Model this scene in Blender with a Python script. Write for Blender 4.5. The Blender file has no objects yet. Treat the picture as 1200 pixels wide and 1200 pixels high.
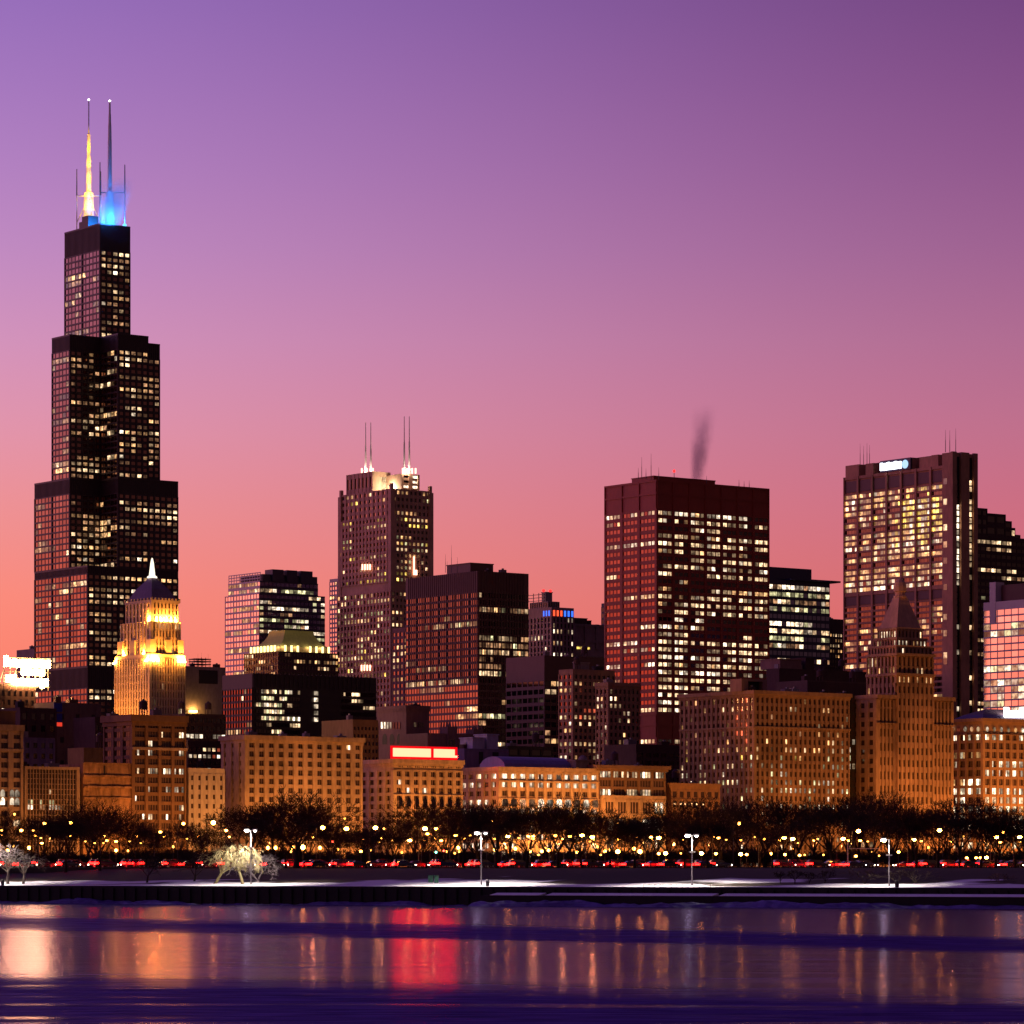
import bpy, math, random
from mathutils import Vector, Matrix

C = bpy.data.collections.new("city")
bpy.context.scene.collection.children.link(C)
SC = bpy.context.scene

# ------------------------------------------------------------------ camera
F = 4370.0            # focal length in pixels of the 1200 px photograph
HOR = 1022.0          # row of the horizon
HC = 5.5              # height of the camera above the lake
cd = bpy.data.cameras.new("camera")
cam = bpy.data.objects.new("camera", cd)
C.objects.link(cam)
cam.location = (0, 0, HC)
cam.rotation_euler = (math.radians(90), 0, 0)
cd.sensor_width = 36.0
cd.lens = 36.0 * F / 1200.0
cd.shift_y = (HOR - 600.0) / 1200.0
cd.clip_start = 1.0
cd.clip_end = 60000.0
SC.camera = cam

# ------------------------------------------------------------------ render settings
SC.render.engine = 'CYCLES'
SC.view_settings.view_transform = 'Standard'
SC.view_settings.look = 'None'
SC.view_settings.exposure = 0.0
SC.view_settings.gamma = 1.0
cy = SC.cycles
cy.max_bounces = 5
cy.diffuse_bounces = 2
cy.glossy_bounces = 3
cy.transmission_bounces = 2
cy.volume_bounces = 1
cy.transparent_max_bounces = 8
cy.sample_clamp_indirect = 4.0
cy.sample_clamp_direct = 0.0
cy.use_denoising = True
try:
    cy.denoiser = 'OPENIMAGEDENOISE'
    cy.denoising_input_passes = 'RGB_ALBEDO_NORMAL'
    cy.denoising_prefilter = 'ACCURATE'
except Exception:
    pass
cy.caustics_reflective = False
cy.caustics_refractive = False
cy.volume_max_steps = 96


def srgb(r, g, b):
    def f(c):
        c /= 255.0
        return c / 12.92 if c <= 0.04045 else ((c + 0.055) / 1.055) ** 2.4
    return (f(r), f(g), f(b))


# ------------------------------------------------------------------ world: dusk sky
W = bpy.data.worlds.new("World")
SC.world = W
W.use_nodes = True
nt = W.node_tree
nt.nodes.clear()
N, LK = nt.nodes, nt.links


def wmath(op, a, b=None, c=None):
    n = N.new('ShaderNodeMath')
    n.operation = op
    for i, v in enumerate((a, b, c)):
        if v is None:
            continue
        if isinstance(v, (int, float)):
            n.inputs[i].default_value = v
        else:
            LK.new(v, n.inputs[i])
    return n.outputs[0]


def wsmooth(v, a, b):
    n = N.new('ShaderNodeMapRange')
    n.interpolation_type = 'SMOOTHSTEP'
    LK.new(v, n.inputs['Value'])
    n.inputs['From Min'].default_value = a
    n.inputs['From Max'].default_value = b
    return n.outputs['Result']


def wramp(v, stops):
    n = N.new('ShaderNodeValToRGB')
    cr = n.color_ramp
    cr.interpolation = 'LINEAR'
    while len(cr.elements) > 1:
        cr.elements.remove(cr.elements[-1])
    for i, (e, c) in enumerate(stops):
        el = cr.elements[0] if i == 0 else cr.elements.new(e / 90.0)
        el.position = e / 90.0
        el.color = (*c, 1)
    LK.new(v, n.inputs[0])
    return n.outputs[0]


def wmix(f, a, b):
    n = N.new('ShaderNodeMix')
    n.data_type = 'RGBA'
    n.clamp_factor = True
    LK.new(f, n.inputs[0])
    LK.new(a, n.inputs[6])
    LK.new(b, n.inputs[7])
    return n.outputs[2]


tc = N.new('ShaderNodeTexCoord')
sx = N.new('ShaderNodeSeparateXYZ')
LK.new(tc.outputs['Generated'], sx.inputs[0])
elev = wmath('DIVIDE', wmath('ARCSINE', sx.outputs[2]), math.pi / 2)
elev = wmath('MAXIMUM', elev, 0.0)
azi = wmath('DEGREES', wmath('ARCTAN2', sx.outputs[0], sx.outputs[1]))
West = wramp(elev, [(0, srgb(255, 118, 92)), (3.2, srgb(255, 134, 112)), (4.2, srgb(253, 140, 124)), (5.5, srgb(240, 146, 148)),
                    (6.8, srgb(227, 150, 174)), (8.1, srgb(212, 148, 190)), (9.4, srgb(194, 140, 196)), (10.7, srgb(179, 130, 196)),
                    (12.0, srgb(165, 120, 193)), (13.2, srgb(152, 111, 190)), (20, (.16, .085, .36)), (35, (.06, .03, .17)),
                    (90, (.018, .008, .07))])
North = wramp(elev, [(0, srgb(205, 80, 74)), (3.2, srgb(216, 98, 98)), (4.2, srgb(210, 104, 112)), (5.5, srgb(201, 106, 128)),
                     (6.8, srgb(188, 108, 138)), (8.1, srgb(173, 104, 142)), (9.4, srgb(156, 94, 141)), (10.7, srgb(141, 83, 136)),
                     (12.0, srgb(127, 73, 130)), (13.2, srgb(114, 65, 124)), (20, (.09, .03, .13)), (35, (.04, .014, .09)),
                     (90, (.018, .008, .07))])
East = wramp(elev, [(0, (.135, .058, .045)), (12, (.085, .036, .050)), (40, (.030, .012, .070)), (90, (.018, .008, .07))])
mix1 = wmix(wsmooth(azi, -12.0, 11.0), West, North)
wE = wmath('MAXIMUM', wsmooth(azi, 9.0, 50.0), wsmooth(wmath('MULTIPLY', azi, -1.0), 105.0, 150.0))
mix2 = wmix(wE, mix1, East)
sky = N.new('ShaderNodeTexSky')
sky.sky_type = 'NISHITA'
sky.sun_disc = False
sky.sun_elevation = math.radians(-3.0)
sky.sun_rotation = math.radians(-62.0)
bg = N.new('ShaderNodeBackground')
LK.new(mix2, bg.inputs[0])
glow = wmath('MULTIPLY', wsmooth(wmath('MULTIPLY', azi, -1.0), 14.0, 55.0), wmath('SUBTRACT', 1.0, wE))
LK.new(wmath('ADD', 1.0, wmath('MULTIPLY', glow, 0.9)), bg.inputs[1])     # the afterglow is strongest out of frame
bg2 = N.new('ShaderNodeBackground')
LK.new(sky.outputs[0], bg2.inputs[0])
bg2.inputs[1].default_value = 0.05
ad = N.new('ShaderNodeAddShader')
LK.new(bg.outputs[0], ad.inputs[0])
LK.new(bg2.outputs[0], ad.inputs[1])
wo = N.new('ShaderNodeOutputWorld')
LK.new(ad.outputs[0], wo.inputs[0])

# ------------------------------------------------------------------ helpers: pixels to places
A = math.radians(37.0)     # yaw of the street grid against the picture plane
CA, SA = math.cos(A), math.sin(A)


def ux(px):
    return (px - 600.0) / F


def zat(py, D):
    return HC + (HOR - py) / F * D


def avenue(px, D0=1080.0):
    """distance at which the frontage line of the park avenue is seen in column px"""
    u0 = ux(0)
    u = ux(px)
    t = (u * D0 - u0 * D0) / (CA - u * SA)
    return D0 + t * SA


# ------------------------------------------------------------------ helpers: materials
def newmat(name):
    m = bpy.data.materials.new(name)
    m.use_nodes = True
    m.node_tree.nodes.clear()
    out = m.node_tree.nodes.new('ShaderNodeOutputMaterial')
    return m, m.node_tree.nodes, m.node_tree.links, out


def nmath(N, L, op, a, b=None, clamp=False):
    n = N.new('ShaderNodeMath')
    n.operation = op
    n.use_clamp = clamp
    for i, v in enumerate((a, b)):
        if v is None:
            continue
        if isinstance(v, (int, float)):
            n.inputs[i].default_value = v
        else:
            L.new(v, n.inputs[i])
    return n.outputs[0]


def noise(N, L, scale, detail=3, vec=None, sc3=None):
    if vec is None:
        g = N.new('ShaderNodeNewGeometry')
        vec = g.outputs['Position']
    if sc3:
        mp = N.new('ShaderNodeMapping')
        mp.inputs['Scale'].default_value = sc3
        L.new(vec, mp.inputs[0])
        vec = mp.outputs[0]
    n = N.new('ShaderNodeTexNoise')
    n.inputs['Scale'].default_value = scale
    n.inputs['Detail'].default_value = detail
    L.new(vec, n.inputs['Vector'])
    return n.outputs['Fac']


def maprange(N, L, v, a, b, c, d, smooth=False):
    n = N.new('ShaderNodeMapRange')
    if smooth:
        n.interpolation_type = 'SMOOTHSTEP'
    L.new(v, n.inputs['Value'])
    n.inputs['From Min'].default_value = a
    n.inputs['From Max'].default_value = b
    n.inputs['To Min'].default_value = c
    n.inputs['To Max'].default_value = d
    return n.outputs['Result']


_M = {}


def wallmat(name, col, rough=0.8, var=0.35, spec=0.25, metal=0.0):
    if name in _M:
        return _M[name]
    m, N, L, out = newmat(name)
    p = N.new('ShaderNodeBsdfPrincipled')
    a = noise(N, L, 0.055, 4)
    b = noise(N, L, 0.9, 3, sc3=(1, 1, 0.35))
    s = nmath(N, L, 'ADD', nmath(N, L, 'MULTIPLY', a, 0.6), nmath(N, L, 'MULTIPLY', b, 0.4))
    f = maprange(N, L, s, 0.3, 0.7, 1 - var, 1 + var)
    mx = N.new('ShaderNodeVectorMath')
    mx.operation = 'SCALE'
    mx.inputs[0].default_value = col
    L.new(f, mx.inputs['Scale'])
    L.new(mx.outputs[0], p.inputs['Base Color'])
    p.inputs['Roughness'].default_value = rough
    p.inputs['Metallic'].default_value = metal
    p.inputs['Specular IOR Level'].default_value = spec
    L.new(p.outputs[0], out.inputs[0])
    _M[name] = m
    return m


def paneid(N, L):
    g = N.new('ShaderNodeNewGeometry')
    o = N.new('ShaderNodeObjectInfo')
    return nmath(N, L, 'FRACT', nmath(N, L, 'ADD', g.outputs['Random Per Island'], o.outputs['Random']))


def glassmat(name, tint, refl, dark=(.006, .004, .006), rough=0.06):
    """dark room behind a coated pane: each pane reflects a little differently"""
    if name in _M:
        return _M[name]
    m, N, L, out = newmat(name)
    df = N.new('ShaderNodeBsdfDiffuse')
    df.inputs[0].default_value = (*dark, 1)
    gl = N.new('ShaderNodeBsdfGlossy')
    gl.inputs['Roughness'].default_value = rough
    r = paneid(N, L)
    f = maprange(N, L, r, 0, 1, 0.72, 1.08)
    mx = N.new('ShaderNodeVectorMath')
    mx.operation = 'SCALE'
    mx.inputs[0].default_value = tint
    L.new(f, mx.inputs['Scale'])
    L.new(mx.outputs[0], gl.inputs[0])
    ms = N.new('ShaderNodeMixShader')
    ms.inputs[0].default_value = refl
    L.new(df.outputs[0], ms.inputs[1])
    L.new(gl.outputs[0], ms.inputs[2])
    L.new(ms.outputs[0], out.inputs[0])
    _M[name] = m
    return m


def litmat(name, col, strength, vary=True, refl=0.12):
    """a lit room seen through its window"""
    if name in _M:
        return _M[name]
    m, N, L, out = newmat(name)
    em = N.new('ShaderNodeEmission')
    em.inputs[0].default_value = (*col, 1)
    if vary:
        r = paneid(N, L)
        r2 = maprange(N, L, nmath(N, L, 'POWER', r, 1.9), 0, 1, 0.16, 2.1)
        n = noise(N, L, 0.5, 2)
        n2 = maprange(N, L, n, 0.38, 0.62, 0.25, 1.35)
        L.new(nmath(N, L, 'MULTIPLY', nmath(N, L, 'MULTIPLY', r2, n2), strength), em.inputs[1])
    else:
        em.inputs[1].default_value = strength
    gl = N.new('ShaderNodeBsdfGlossy')
    gl.inputs[0].default_value = (refl, refl, refl, 1)
    gl.inputs['Roughness'].default_value = 0.08
    ad = N.new('ShaderNodeAddShader')
    L.new(em.outputs[0], ad.inputs[0])
    L.new(gl.outputs[0], ad.inputs[1])
    L.new(ad.outputs[0], out.inputs[0])
    m.cycles.emission_sampling = 'NONE'
    _M[name] = m
    return m


def lampmat(name, col, strength, sampled=True):
    if name in _M:
        return _M[name]
    m, N, L, out = newmat(name)
    em = N.new('ShaderNodeEmission')
    em.inputs[0].default_value = (*col, 1)
    em.inputs[1].default_value = strength
    L.new(em.outputs[0], out.inputs[0])
    if not sampled:
        m.cycles.emission_sampling = 'NONE'
    _M[name] = m
    return m


# glass
G_MIR = glassmat('mirror_glass', (.78, .66, .66), 0.55)
G_BRZ = glassmat('bronze_glass', (.85, .47, .38), 0.34)
G_RED = glassmat('red_tinted_glass', (.95, .34, .25), 0.28)  # red of the sunset reflection put into the tint, for side fronts
G_PNK = glassmat('silver_glass', (1.0, .86, .84), 0.85)
G_DRK = glassmat('dark_glass', (.5, .42, .42), 0.16)
G_BLU = glassmat('blue_glass', (.55, .55, .9), 0.35, dark=(.006, .006, .02))
# lit rooms
LW = litmat('lit_warm', (1.0, .53, .22), 1.05)
LP = litmat('lit_pale', (1.0, .66, .36), 1.15)
LA = litmat('lit_amber', (1.0, .50, .18), 1.0)
LN = litmat('lit_white', (1.0, .79, .56), 1.45)
LG = litmat('lit_greenish', (.95, .88, .45), 0.95)
LR = litmat('lit_red', (1.0, .16, .07), 0.85)
LY = litmat('lit_yellow', (1.0, .66, .13), 1.5)
LD = litmat('lit_dim', (1.0, .50, .24), 0.34)
L_BRT = litmat('lit_bright', (1.0, .80, .52), 2.3)
L_BLUE = litmat('lit_blue', (.035, .15, 1.0), 1.8, vary=False, refl=.03)
L_ROSE = litmat('lit_orange_red', (1.0, .085, .03), 1.8, vary=False, refl=.03)
OFFICE = [(LP, 5), (LW, 4), (LN, 2), (LD, 4), (LG, 1)]
WARM = [(LW, 5), (LP, 4), (LA, 2), (LD, 3)]
COOL = [(LN, 5), (LP, 3), (LG, 2), (LD, 2)]
HOTEL = [(LW, 3), (LA, 2), (LP, 3), (LR, 1), (LN, 2), (LD, 3)]


# ------------------------------------------------------------------ helpers: meshes
class MB:
    def __init__(s):
        s.v, s.f, s.m, s.mats = [], [], [], []

    def mi(s, mat):
        if mat not in s.mats:
            s.mats.append(mat)
        return s.mats.index(mat)

    def face(s, pts, mat):
        b = len(s.v)
        s.v.extend(pts)
        s.f.append(tuple(range(b, b + len(pts))))
        s.m.append(s.mi(mat))

    def box(s, x0, x1, y0, y1, z0, z1, mat, bottom=False):
        b = len(s.v)
        s.v += [(x0, y0, z0), (x1, y0, z0), (x1, y1, z0), (x0, y1, z0), (x0, y0, z1), (x1, y0, z1), (x1, y1, z1), (x0, y1, z1)]
        fs = [(0, 1, 5, 4), (1, 2, 6, 5), (2, 3, 7, 6), (3, 0, 4, 7), (4, 5, 6, 7)]
        if bottom:
            fs.append((3, 2, 1, 0))
        k = s.mi(mat)
        for q in fs:
            s.f.append(tuple(b + i for i in q))
            s.m.append(k)

    def prism(s, poly, z0, z1, mat, top=None, ztop=None):
        """poly: xy list counter clockwise; top: another xy list for a sloping prism"""
        n = len(poly)
        top = top or poly
        b = len(s.v)
        s.v += [(x, y, z0) for x, y in poly] + [(x, y, z1) for x, y in top]
        k = s.mi(mat)
        for i in range(n):
            j = (i + 1) % n
            s.f.append((b + i, b + j, b + n + j, b + n + i))
            s.m.append(k)
        s.f.append(tuple(b + n + i for i in range(n)))
        s.m.append(k)
        s.f.append(tuple(b + i for i in reversed(range(n))))
        s.m.append(k)

    def tube(s, p0, p1, r0, r1, mat, n=6, caps=True):
        p0, p1 = Vector(p0), Vector(p1)
        d = (p1 - p0)
        if d.length < 1e-6:
            return
        d.normalize()
        a = d.orthogonal().normalized()
        c = d.cross(a)
        b = len(s.v)
        for p, r in ((p0, r0), (p1, r1)):
            for i in range(n):
                t = 2 * math.pi * i / n
                s.v.append(tuple(p + (a * math.cos(t) + c * math.sin(t)) * r))
        k = s.mi(mat)
        for i in range(n):
            j = (i + 1) % n
            s.f.append((b + i, b + j, b + n + j, b + n + i))
            s.m.append(k)
        if caps:
            s.f.append(tuple(b + n + i for i in range(n)))
            s.m.append(k)
            s.f.append(tuple(b + i for i in reversed(range(n))))
            s.m.append(k)

    def lathe(s, prof, c, mat, n=12):
        b = len(s.v)
        k = s.mi(mat)
        for r, z in prof:
            for i in range(n):
                t = 2 * math.pi * i / n
                s.v.append((c[0] + r * math.cos(t), c[1] + r * math.sin(t), c[2] + z))
        for q in range(len(prof) - 1):
            for i in range(n):
                j = (i + 1) % n
                s.f.append((b + q * n + i, b + q * n + j, b + (q + 1) * n + j, b + (q + 1) * n + i))
                s.m.append(k)
        q = len(prof) - 1
        s.f.append(tuple(b + q * n + i for i in range(n)))
        s.m.append(k)
        s.f.append(tuple(b + i for i in reversed(range(n))))
        s.m.append(k)

    def mesh(s, name):
        me = bpy.data.meshes.new(name)
        me.from_pydata(s.v, [], s.f)
        for m in s.mats:
            me.materials.append(m)
        me.polygons.foreach_set('material_index', s.m)
        me.update()
        return me

    def build(s, name, parent=None, smooth=False):
        me = s.mesh(name)
        if smooth:
            me.polygons.foreach_set('use_smooth', [True] * len(me.polygons))
        o = bpy.data.objects.new(name, me)
        C.objects.link(o)
        if parent is not None:
            o.parent = parent
        return o


def tag(o, label=None, cat=None, group=None, kind=None):
    if label:
        o['label'] = label
    if cat:
        o['category'] = cat
    if group:
        o['group'] = group
    if kind:
        o['kind'] = kind
    return o


def empty(name, loc, rz=0.0):
    o = bpy.data.objects.new(name, None)
    o.empty_display_size = 1
    C.objects.link(o)
    o.location = loc
    o.rotation_euler = (0, 0, rz)
    return o


def link(name, mesh, parent=None, loc=None):
    o = bpy.data.objects.new(name, mesh)
    C.objects.link(o)
    if parent is not None:
        o.parent = parent
    if loc is not None:
        o.location = loc
    return o


def copy_tree(o, parent=None):
    c = o.copy()
    C.objects.link(c)
    if parent is not None:
        c.parent = parent
    for ch in list(o.children):
        copy_tree(ch, c)
    return c


def pointlight(name, loc, col, watts, radius=0.5, parent=None, spot=None, aim=None, blend=0.5):
    l = bpy.data.lights.new(name, 'SPOT' if spot else 'POINT')
    l.color = col
    l.energy = watts
    l.shadow_soft_size = radius
    if spot:
        l.spot_size = math.radians(spot)
        l.spot_blend = blend
    o = bpy.data.objects.new(name, l)
    C.objects.link(o)
    o.location = loc
    if aim is not None:
        o.rotation_euler = Vector(aim).to_track_quat('-Z', 'Y').to_euler()
    if parent is not None:
        o.parent = parent
    return o


DEFAULT_GLASS = [G_DRK]
ZB = 7.0     # street level of the city
MAXWIN = 100


# ------------------------------------------------------------------ a building
class Bld:
    """local frame: origin at the street corner nearest the lake, +x along the lake-facing front, +y along the side front"""
    seed = 1

    def __init__(s, name, label, cat, xl, xc, xr, D, group=None, w=None, d=None):
        Bld.seed += 1
        s.rng = random.Random(Bld.seed * 77)
        s.D = D
        uc, ur, ul = ux(xc), ux(xr), ux(xl)
        X = uc * D
        s.w = w if w else (ur * D - X) / (CA - ur * SA)
        s.d = d if d else (X - ul * D) / (SA + ul * CA)
        s.o = empty(name, (X, D, ZB), A)
        tag(s.o, label, cat, group)
        s.X = X
        s.wins = []

    def z(s, py, dx=0.0, dy=0.0):
        """local height of picture row py above local point (dx, dy)"""
        D = s.D + dx * SA + dy * CA
        return zat(py, D) - ZB

    def xr(s, px, dy=0.0):
        """local x on the plane y=dy that is seen in column px"""
        u = ux(px)
        X0, D0 = s.X - dy * SA, s.D + dy * CA
        return (u * D0 - X0) / (CA - u * SA)

    def yl(s, px, dx=0.0):
        u = ux(px)
        X0, D0 = s.X + dx * CA, s.D + dx * SA
        return (X0 - u * D0) / (SA + u * CA)

    def block(s, x0, x1, y0, y1, z0, z1, wall, R=None, L=None, name='wall', roof=None, cornice=None, mb=None):
        own = mb is None
        mb = mb or MB()
        mb.box(x0, x1, y0, y1, z0, z1, wall)
        both = R is not None and L is not None
        if R is not None:
            s.facade(mb, 'R', x0, x1, y0, z0, z1, wall, corner=both, **R)
        if L is not None:
            s.facade(mb, 'L', y0, y1, x0, z0, z1, wall, corner=False, **L)
        if own:
            mb.build(name, s.o)
        if cornice:
            h, pr = cornice[:2]
            cm = cornice[2] if len(cornice) > 2 else wall
            c = MB()
            c.box(x0 - pr, x1 + pr * .3, y0 - pr, y1 + pr * .3, z1 - h, z1 + 0.15, cm, bottom=True)
            c.box(x0 - pr * .55, x1 + pr * .2, y0 - pr * .55, y1 + pr * .2, z1 - h * 1.7, z1 - h, cm, bottom=True)
            c.build('cornice', s.o)
        return mb

    def facade(s, mb, face, u0, u1, off, z0, z1, wall, corner=False, nb=10, nf=10, pier=.25, span=.35, dep=.35, grp=1, mull=.14,
               zlo=None, zhi=None, lit=0.2, pal=OFFICE, glass=None, end=0.0, wide=None, trim=None, skip=(), fn=None, flip=False, persist=.6,
               rowvar=.7, rows=None):
        """relief grid of piers and spandrels with a pane in every opening"""
        glass = glass or DEFAULT_GLASS[0]
        trim = trim or wall
        zlo = z0 if zlo is None else zlo
        zhi = z1 if zhi is None else zhi
        bw = (u1 - u0 - 2 * end) / nb
        fh = (zhi - zlo) / nf
        pd, sd = (dep, dep * .62) if not flip else (dep * .62, dep)

        def bx(a, b, c, d, p, m):
            if face == 'R':
                mb.box(a, b, off - p, off, c, d, m)
            else:
                mb.box(off - p, off, a, b, c, d, m)
        ex = pd if corner else 0.0
        # vertical piers
        hw = bw * pier / 2
        for i in range(nb + 1):
            c = u0 + end + i * bw
            a, b = c - hw, c + hw
            if i == 0:
                a = u0 - ex
            if i == nb:
                b = u1
            k = 1.0
            if wide and i % wide == 0:
                k = 1.35
                a -= hw * .35
                b += hw * .35
                a, b = max(a, u0 - ex), min(b, u1)
            bx(a, b, zlo, zhi + (0.02 if flip else 0), pd * k, trim)
        # floor bands
        hs = fh * span
        for j in range(nf + 1):
            zc = zlo + j * fh
            a, b = zc - hs / 2, zc + hs / 2
            if j == 0:
                a = zlo
            if j == nf:
                b = zhi
            bx(u0 - (sd if corner else 0), u1, a, b, sd, trim)
        if zhi < z1 - 0.3:
            bx(u0 - (sd * .8 if corner else 0), u1, zhi, z1, sd * .8, wall)
        # panes
        ow, oh = bw * (1 - pier), fh * (1 - span)
        gw = ow / grp
        names = [m for m, k in pal for _ in range(k)]
        rng = s.rng
        for r in range(nf):          # r = 0 is the top floor
            zc = zhi - (r + .5) * fh
            p = lit * max(0.05, 1 + rowvar * rng.gauss(0, .8))
            if rows and r in rows:
                p = rows[r]
            p = min(max(p, 0.0), .97)
            on = rng.random() < p
            rowmat = rng.choice(names)
            for i in range(nb):
                if rng.random() > persist:
                    on = rng.random() < p
                for g in range(grp):
                    uc = u0 + end + i * bw + bw * pier / 2 + (g + .5) * gw
                    m = None
                    if on and rng.random() < .9:
                        m = rowmat if rng.random() < .55 else rng.choice(names)
                    if fn:
                        q = fn(face, r, i * grp + g, nf, nb * grp, m)
                        if q == 'none':
                            continue
                        m = q
                    s.wins.append((face, off, uc, zc, gw * (1 - (mull if grp > 1 else 0.0)), oh, m or glass, 'rect', m is not None))

    def win(s, face, off, uc, zc, w, h, mat, shape='rect', lit=True):
        s.wins.append((face, off, uc, zc, w, h, mat, shape, lit))

    @staticmethod
    def outline(shape):
        if shape == 'rect':
            return [(-.5, -.5), (.5, -.5), (.5, .5), (-.5, .5)]
        if shape == 'round':
            return [(.5 * math.cos(t * math.pi / 7), .5 * math.sin(t * math.pi / 7)) for t in range(14)]
        pts = [(-.5, -.5), (.5, -.5)]
        pts += [(.5 * math.cos(t * math.pi / 6), .5 * math.sin(t * math.pi / 6)) for t in range(7)]
        return pts

    def finish(s, cap=MAXWIN):
        order = list(range(len(s.wins)))
        s.rng.shuffle(order)
        order.sort(key=lambda i: not s.wins[i][8])
        cache = {}
        for i in order[:cap]:
            face, off, uc, zc, w, h, mat, shape, lit = s.wins[i]
            k = (face, round(w, 2), round(h, 2), mat.name, shape)
            if k not in cache:
                b = MB()
                if face == 'R':
                    b.face([(a * w, 0, c * h) for a, c in s.outline(shape)], mat)
                else:
                    b.face([(0, -a * w, c * h) for a, c in s.outline(shape)], mat)
                cache[k] = b.mesh('window')
            loc = (uc, off - .06, zc) if face == 'R' else (off - .06, uc, zc)
            link('window', cache[k], s.o, loc)
        rest = order[cap:]
        if rest:
            b = MB()
            for i in rest:
                face, off, uc, zc, w, h, mat, shape, lit = s.wins[i]
                if face == 'R':
                    b.face([(uc + a * w, off - .06, zc + c * h) for a, c in s.outline(shape)], mat)
                else:
                    b.face([(off - .06, uc - a * w, zc + c * h) for a, c in s.outline(shape)], mat)
            o = b.build('window', s.o)
            o['kind'] = 'stuff'

    def pent(s, x0, x1, y0, y1, z0, h, mat, name='penthouse'):
        b = MB()
        b.box(x0, x1, y0, y1, z0, z0 + h, mat)
        b.box(x0 - .25, x1 + .25, y0 - .25, y1 + .25, z0 + h, z0 + h + .4, mat, bottom=True)
        return b.build(name, s.o)

    def antenna(s, x, y, z, h, r=.18, mat=None):
        b = MB()
        m = mat or wallmat('antenna_steel', (.12, .11, .12), .5)
        b.tube((x, y, z), (x, y, z + h * .55), r, r * .8, m, 5)
        b.tube((x, y, z + h * .55), (x, y, z + h), r * .6, r * .3, m, 5)
        return b.build('antenna', s.o)

    def generic(s, y, wall, fp, bpR, bpL=None, hasL=True, top=0.0, zlo=None, cornice=None, **kw):
        """one plain block to picture row y at the corner; fp, bp: floor and bay in pixels of the photograph"""
        z1 = s.z(y)
        ppm = F / s.D
        zhi = z1 - top / ppm
        zl = 0.0 if zlo is None else s.z(zlo)
        nf = max(1, round((zhi - zl) * ppm / fp))
        wpx = s.w * CA * ppm
        nb = max(1, round(wpx / bpR))
        base = dict(nf=nf, zlo=zl, zhi=zhi)
        R = dict(base, nb=nb)
        L = dict(base, nb=max(1, round(s.d * SA * ppm / (bpL or bpR * .75))))
        for k, v in kw.items():
            if k.endswith('R_'):
                R[k[:-2]] = v
            elif k.endswith('L_'):
                L[k[:-2]] = v
            else:
                R[k] = v
                L[k] = v
        s.block(0, s.w, 0, s.d, 0, z1, wall, R=R, L=L if hasL else None, cornice=cornice)
        return z1


# ------------------------------------------------------------------ wall colours
TAN = wallmat('tan_limestone', (.42, .28, .17), .8, .5)
TAN2 = wallmat('buff_terracotta', (.46, .31, .19), .8, .5)
CREAM = wallmat('cream_brick', (.50, .40, .30))
BROWN = wallmat('brown_brick', (.20, .11, .065))
GREYST = wallmat('grey_stone', (.28, .22, .20))
PINKST = wallmat('pinkish_granite', (.26, .15, .12))
DKBR = wallmat('dark_brick', (.085, .045, .04))
BLACKM = wallmat('black_anodised_metal', (.042, .026, .028), .45, .2, .4)
DKRED = wallmat('oxide_red_steel', (.36, .06, .035), .5, .2, .3)
RUST = wallmat('bronze_steel', (.12, .05, .04), .5, .2, .4)
WHITEM = wallmat('white_aluminium', (.62, .56, .55), .4, .12, .5)
NAVY = wallmat('blue_metal_panel', (.03, .03, .07), .4, .2, .4)
ROOFM = wallmat('tar_roof', (.05, .04, .045), .9)
SNOWR = wallmat('snowy_roof', (.45, .42, .55), .9)
COPPER = wallmat('grey_green_copper', (.12, .11, .075), .6)
SLATE = wallmat('dark_slate', (.09, .075, .10), .7)
OCHRE = wallmat('ochre_brick', (.34, .21, .07))
STEEL = wallmat('galvanised_steel', (.25, .23, .23), .5)
WHITEP = wallmat('white_paint', (.75, .72, .68), .5, .08)
LOUVRE = wallmat('dark_louvre', (.03, .022, .024), .6)

# ------------------------------------------------------------------ the setting: lake, shore, park, road
def shore_y(x):
    return 607.0 - 0.575 * x


def ground_z(x, y):
    s = y - shore_y(x)
    if s < 12:
        z = 3.05 + .15 * s / 12
    elif s < 30:
        z = 3.2 + (s - 12) / 18 * .55
    elif s < 75:
        z = 3.75 + (s - 30) / 45 * 2.45
    elif s < 300:
        z = 6.2
    else:
        z = 6.2 + min(1, (s - 300) / 150) * .75
    return z


# lake
wm, N, L, out = newmat('lake_surface')
geo = N.new('ShaderNodeNewGeometry')
sep = N.new('ShaderNodeSeparateXYZ')
L.new(geo.outputs['Position'], sep.inputs[0])
PX, PY = sep.outputs[0], sep.outputs[1]
wob = noise(N, L, 1.0, 3, sc3=(.012, .03, 1))
wobm = nmath(N, L, 'SUBTRACT', wob, .5)


def lin(kx, add, wamp):
    v = nmath(N, L, 'ADD', PY, nmath(N, L, 'MULTIPLY', PX, kx))
    v = nmath(N, L, 'ADD', v, add)
    return nmath(N, L, 'ADD', v, nmath(N, L, 'MULTIPLY', wobm, wamp))


def bandmask(v, half, soft):
    a = nmath(N, L, 'ABSOLUTE', v)
    return maprange(N, L, a, half - soft, half + soft, 1, 0, True)


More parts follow.
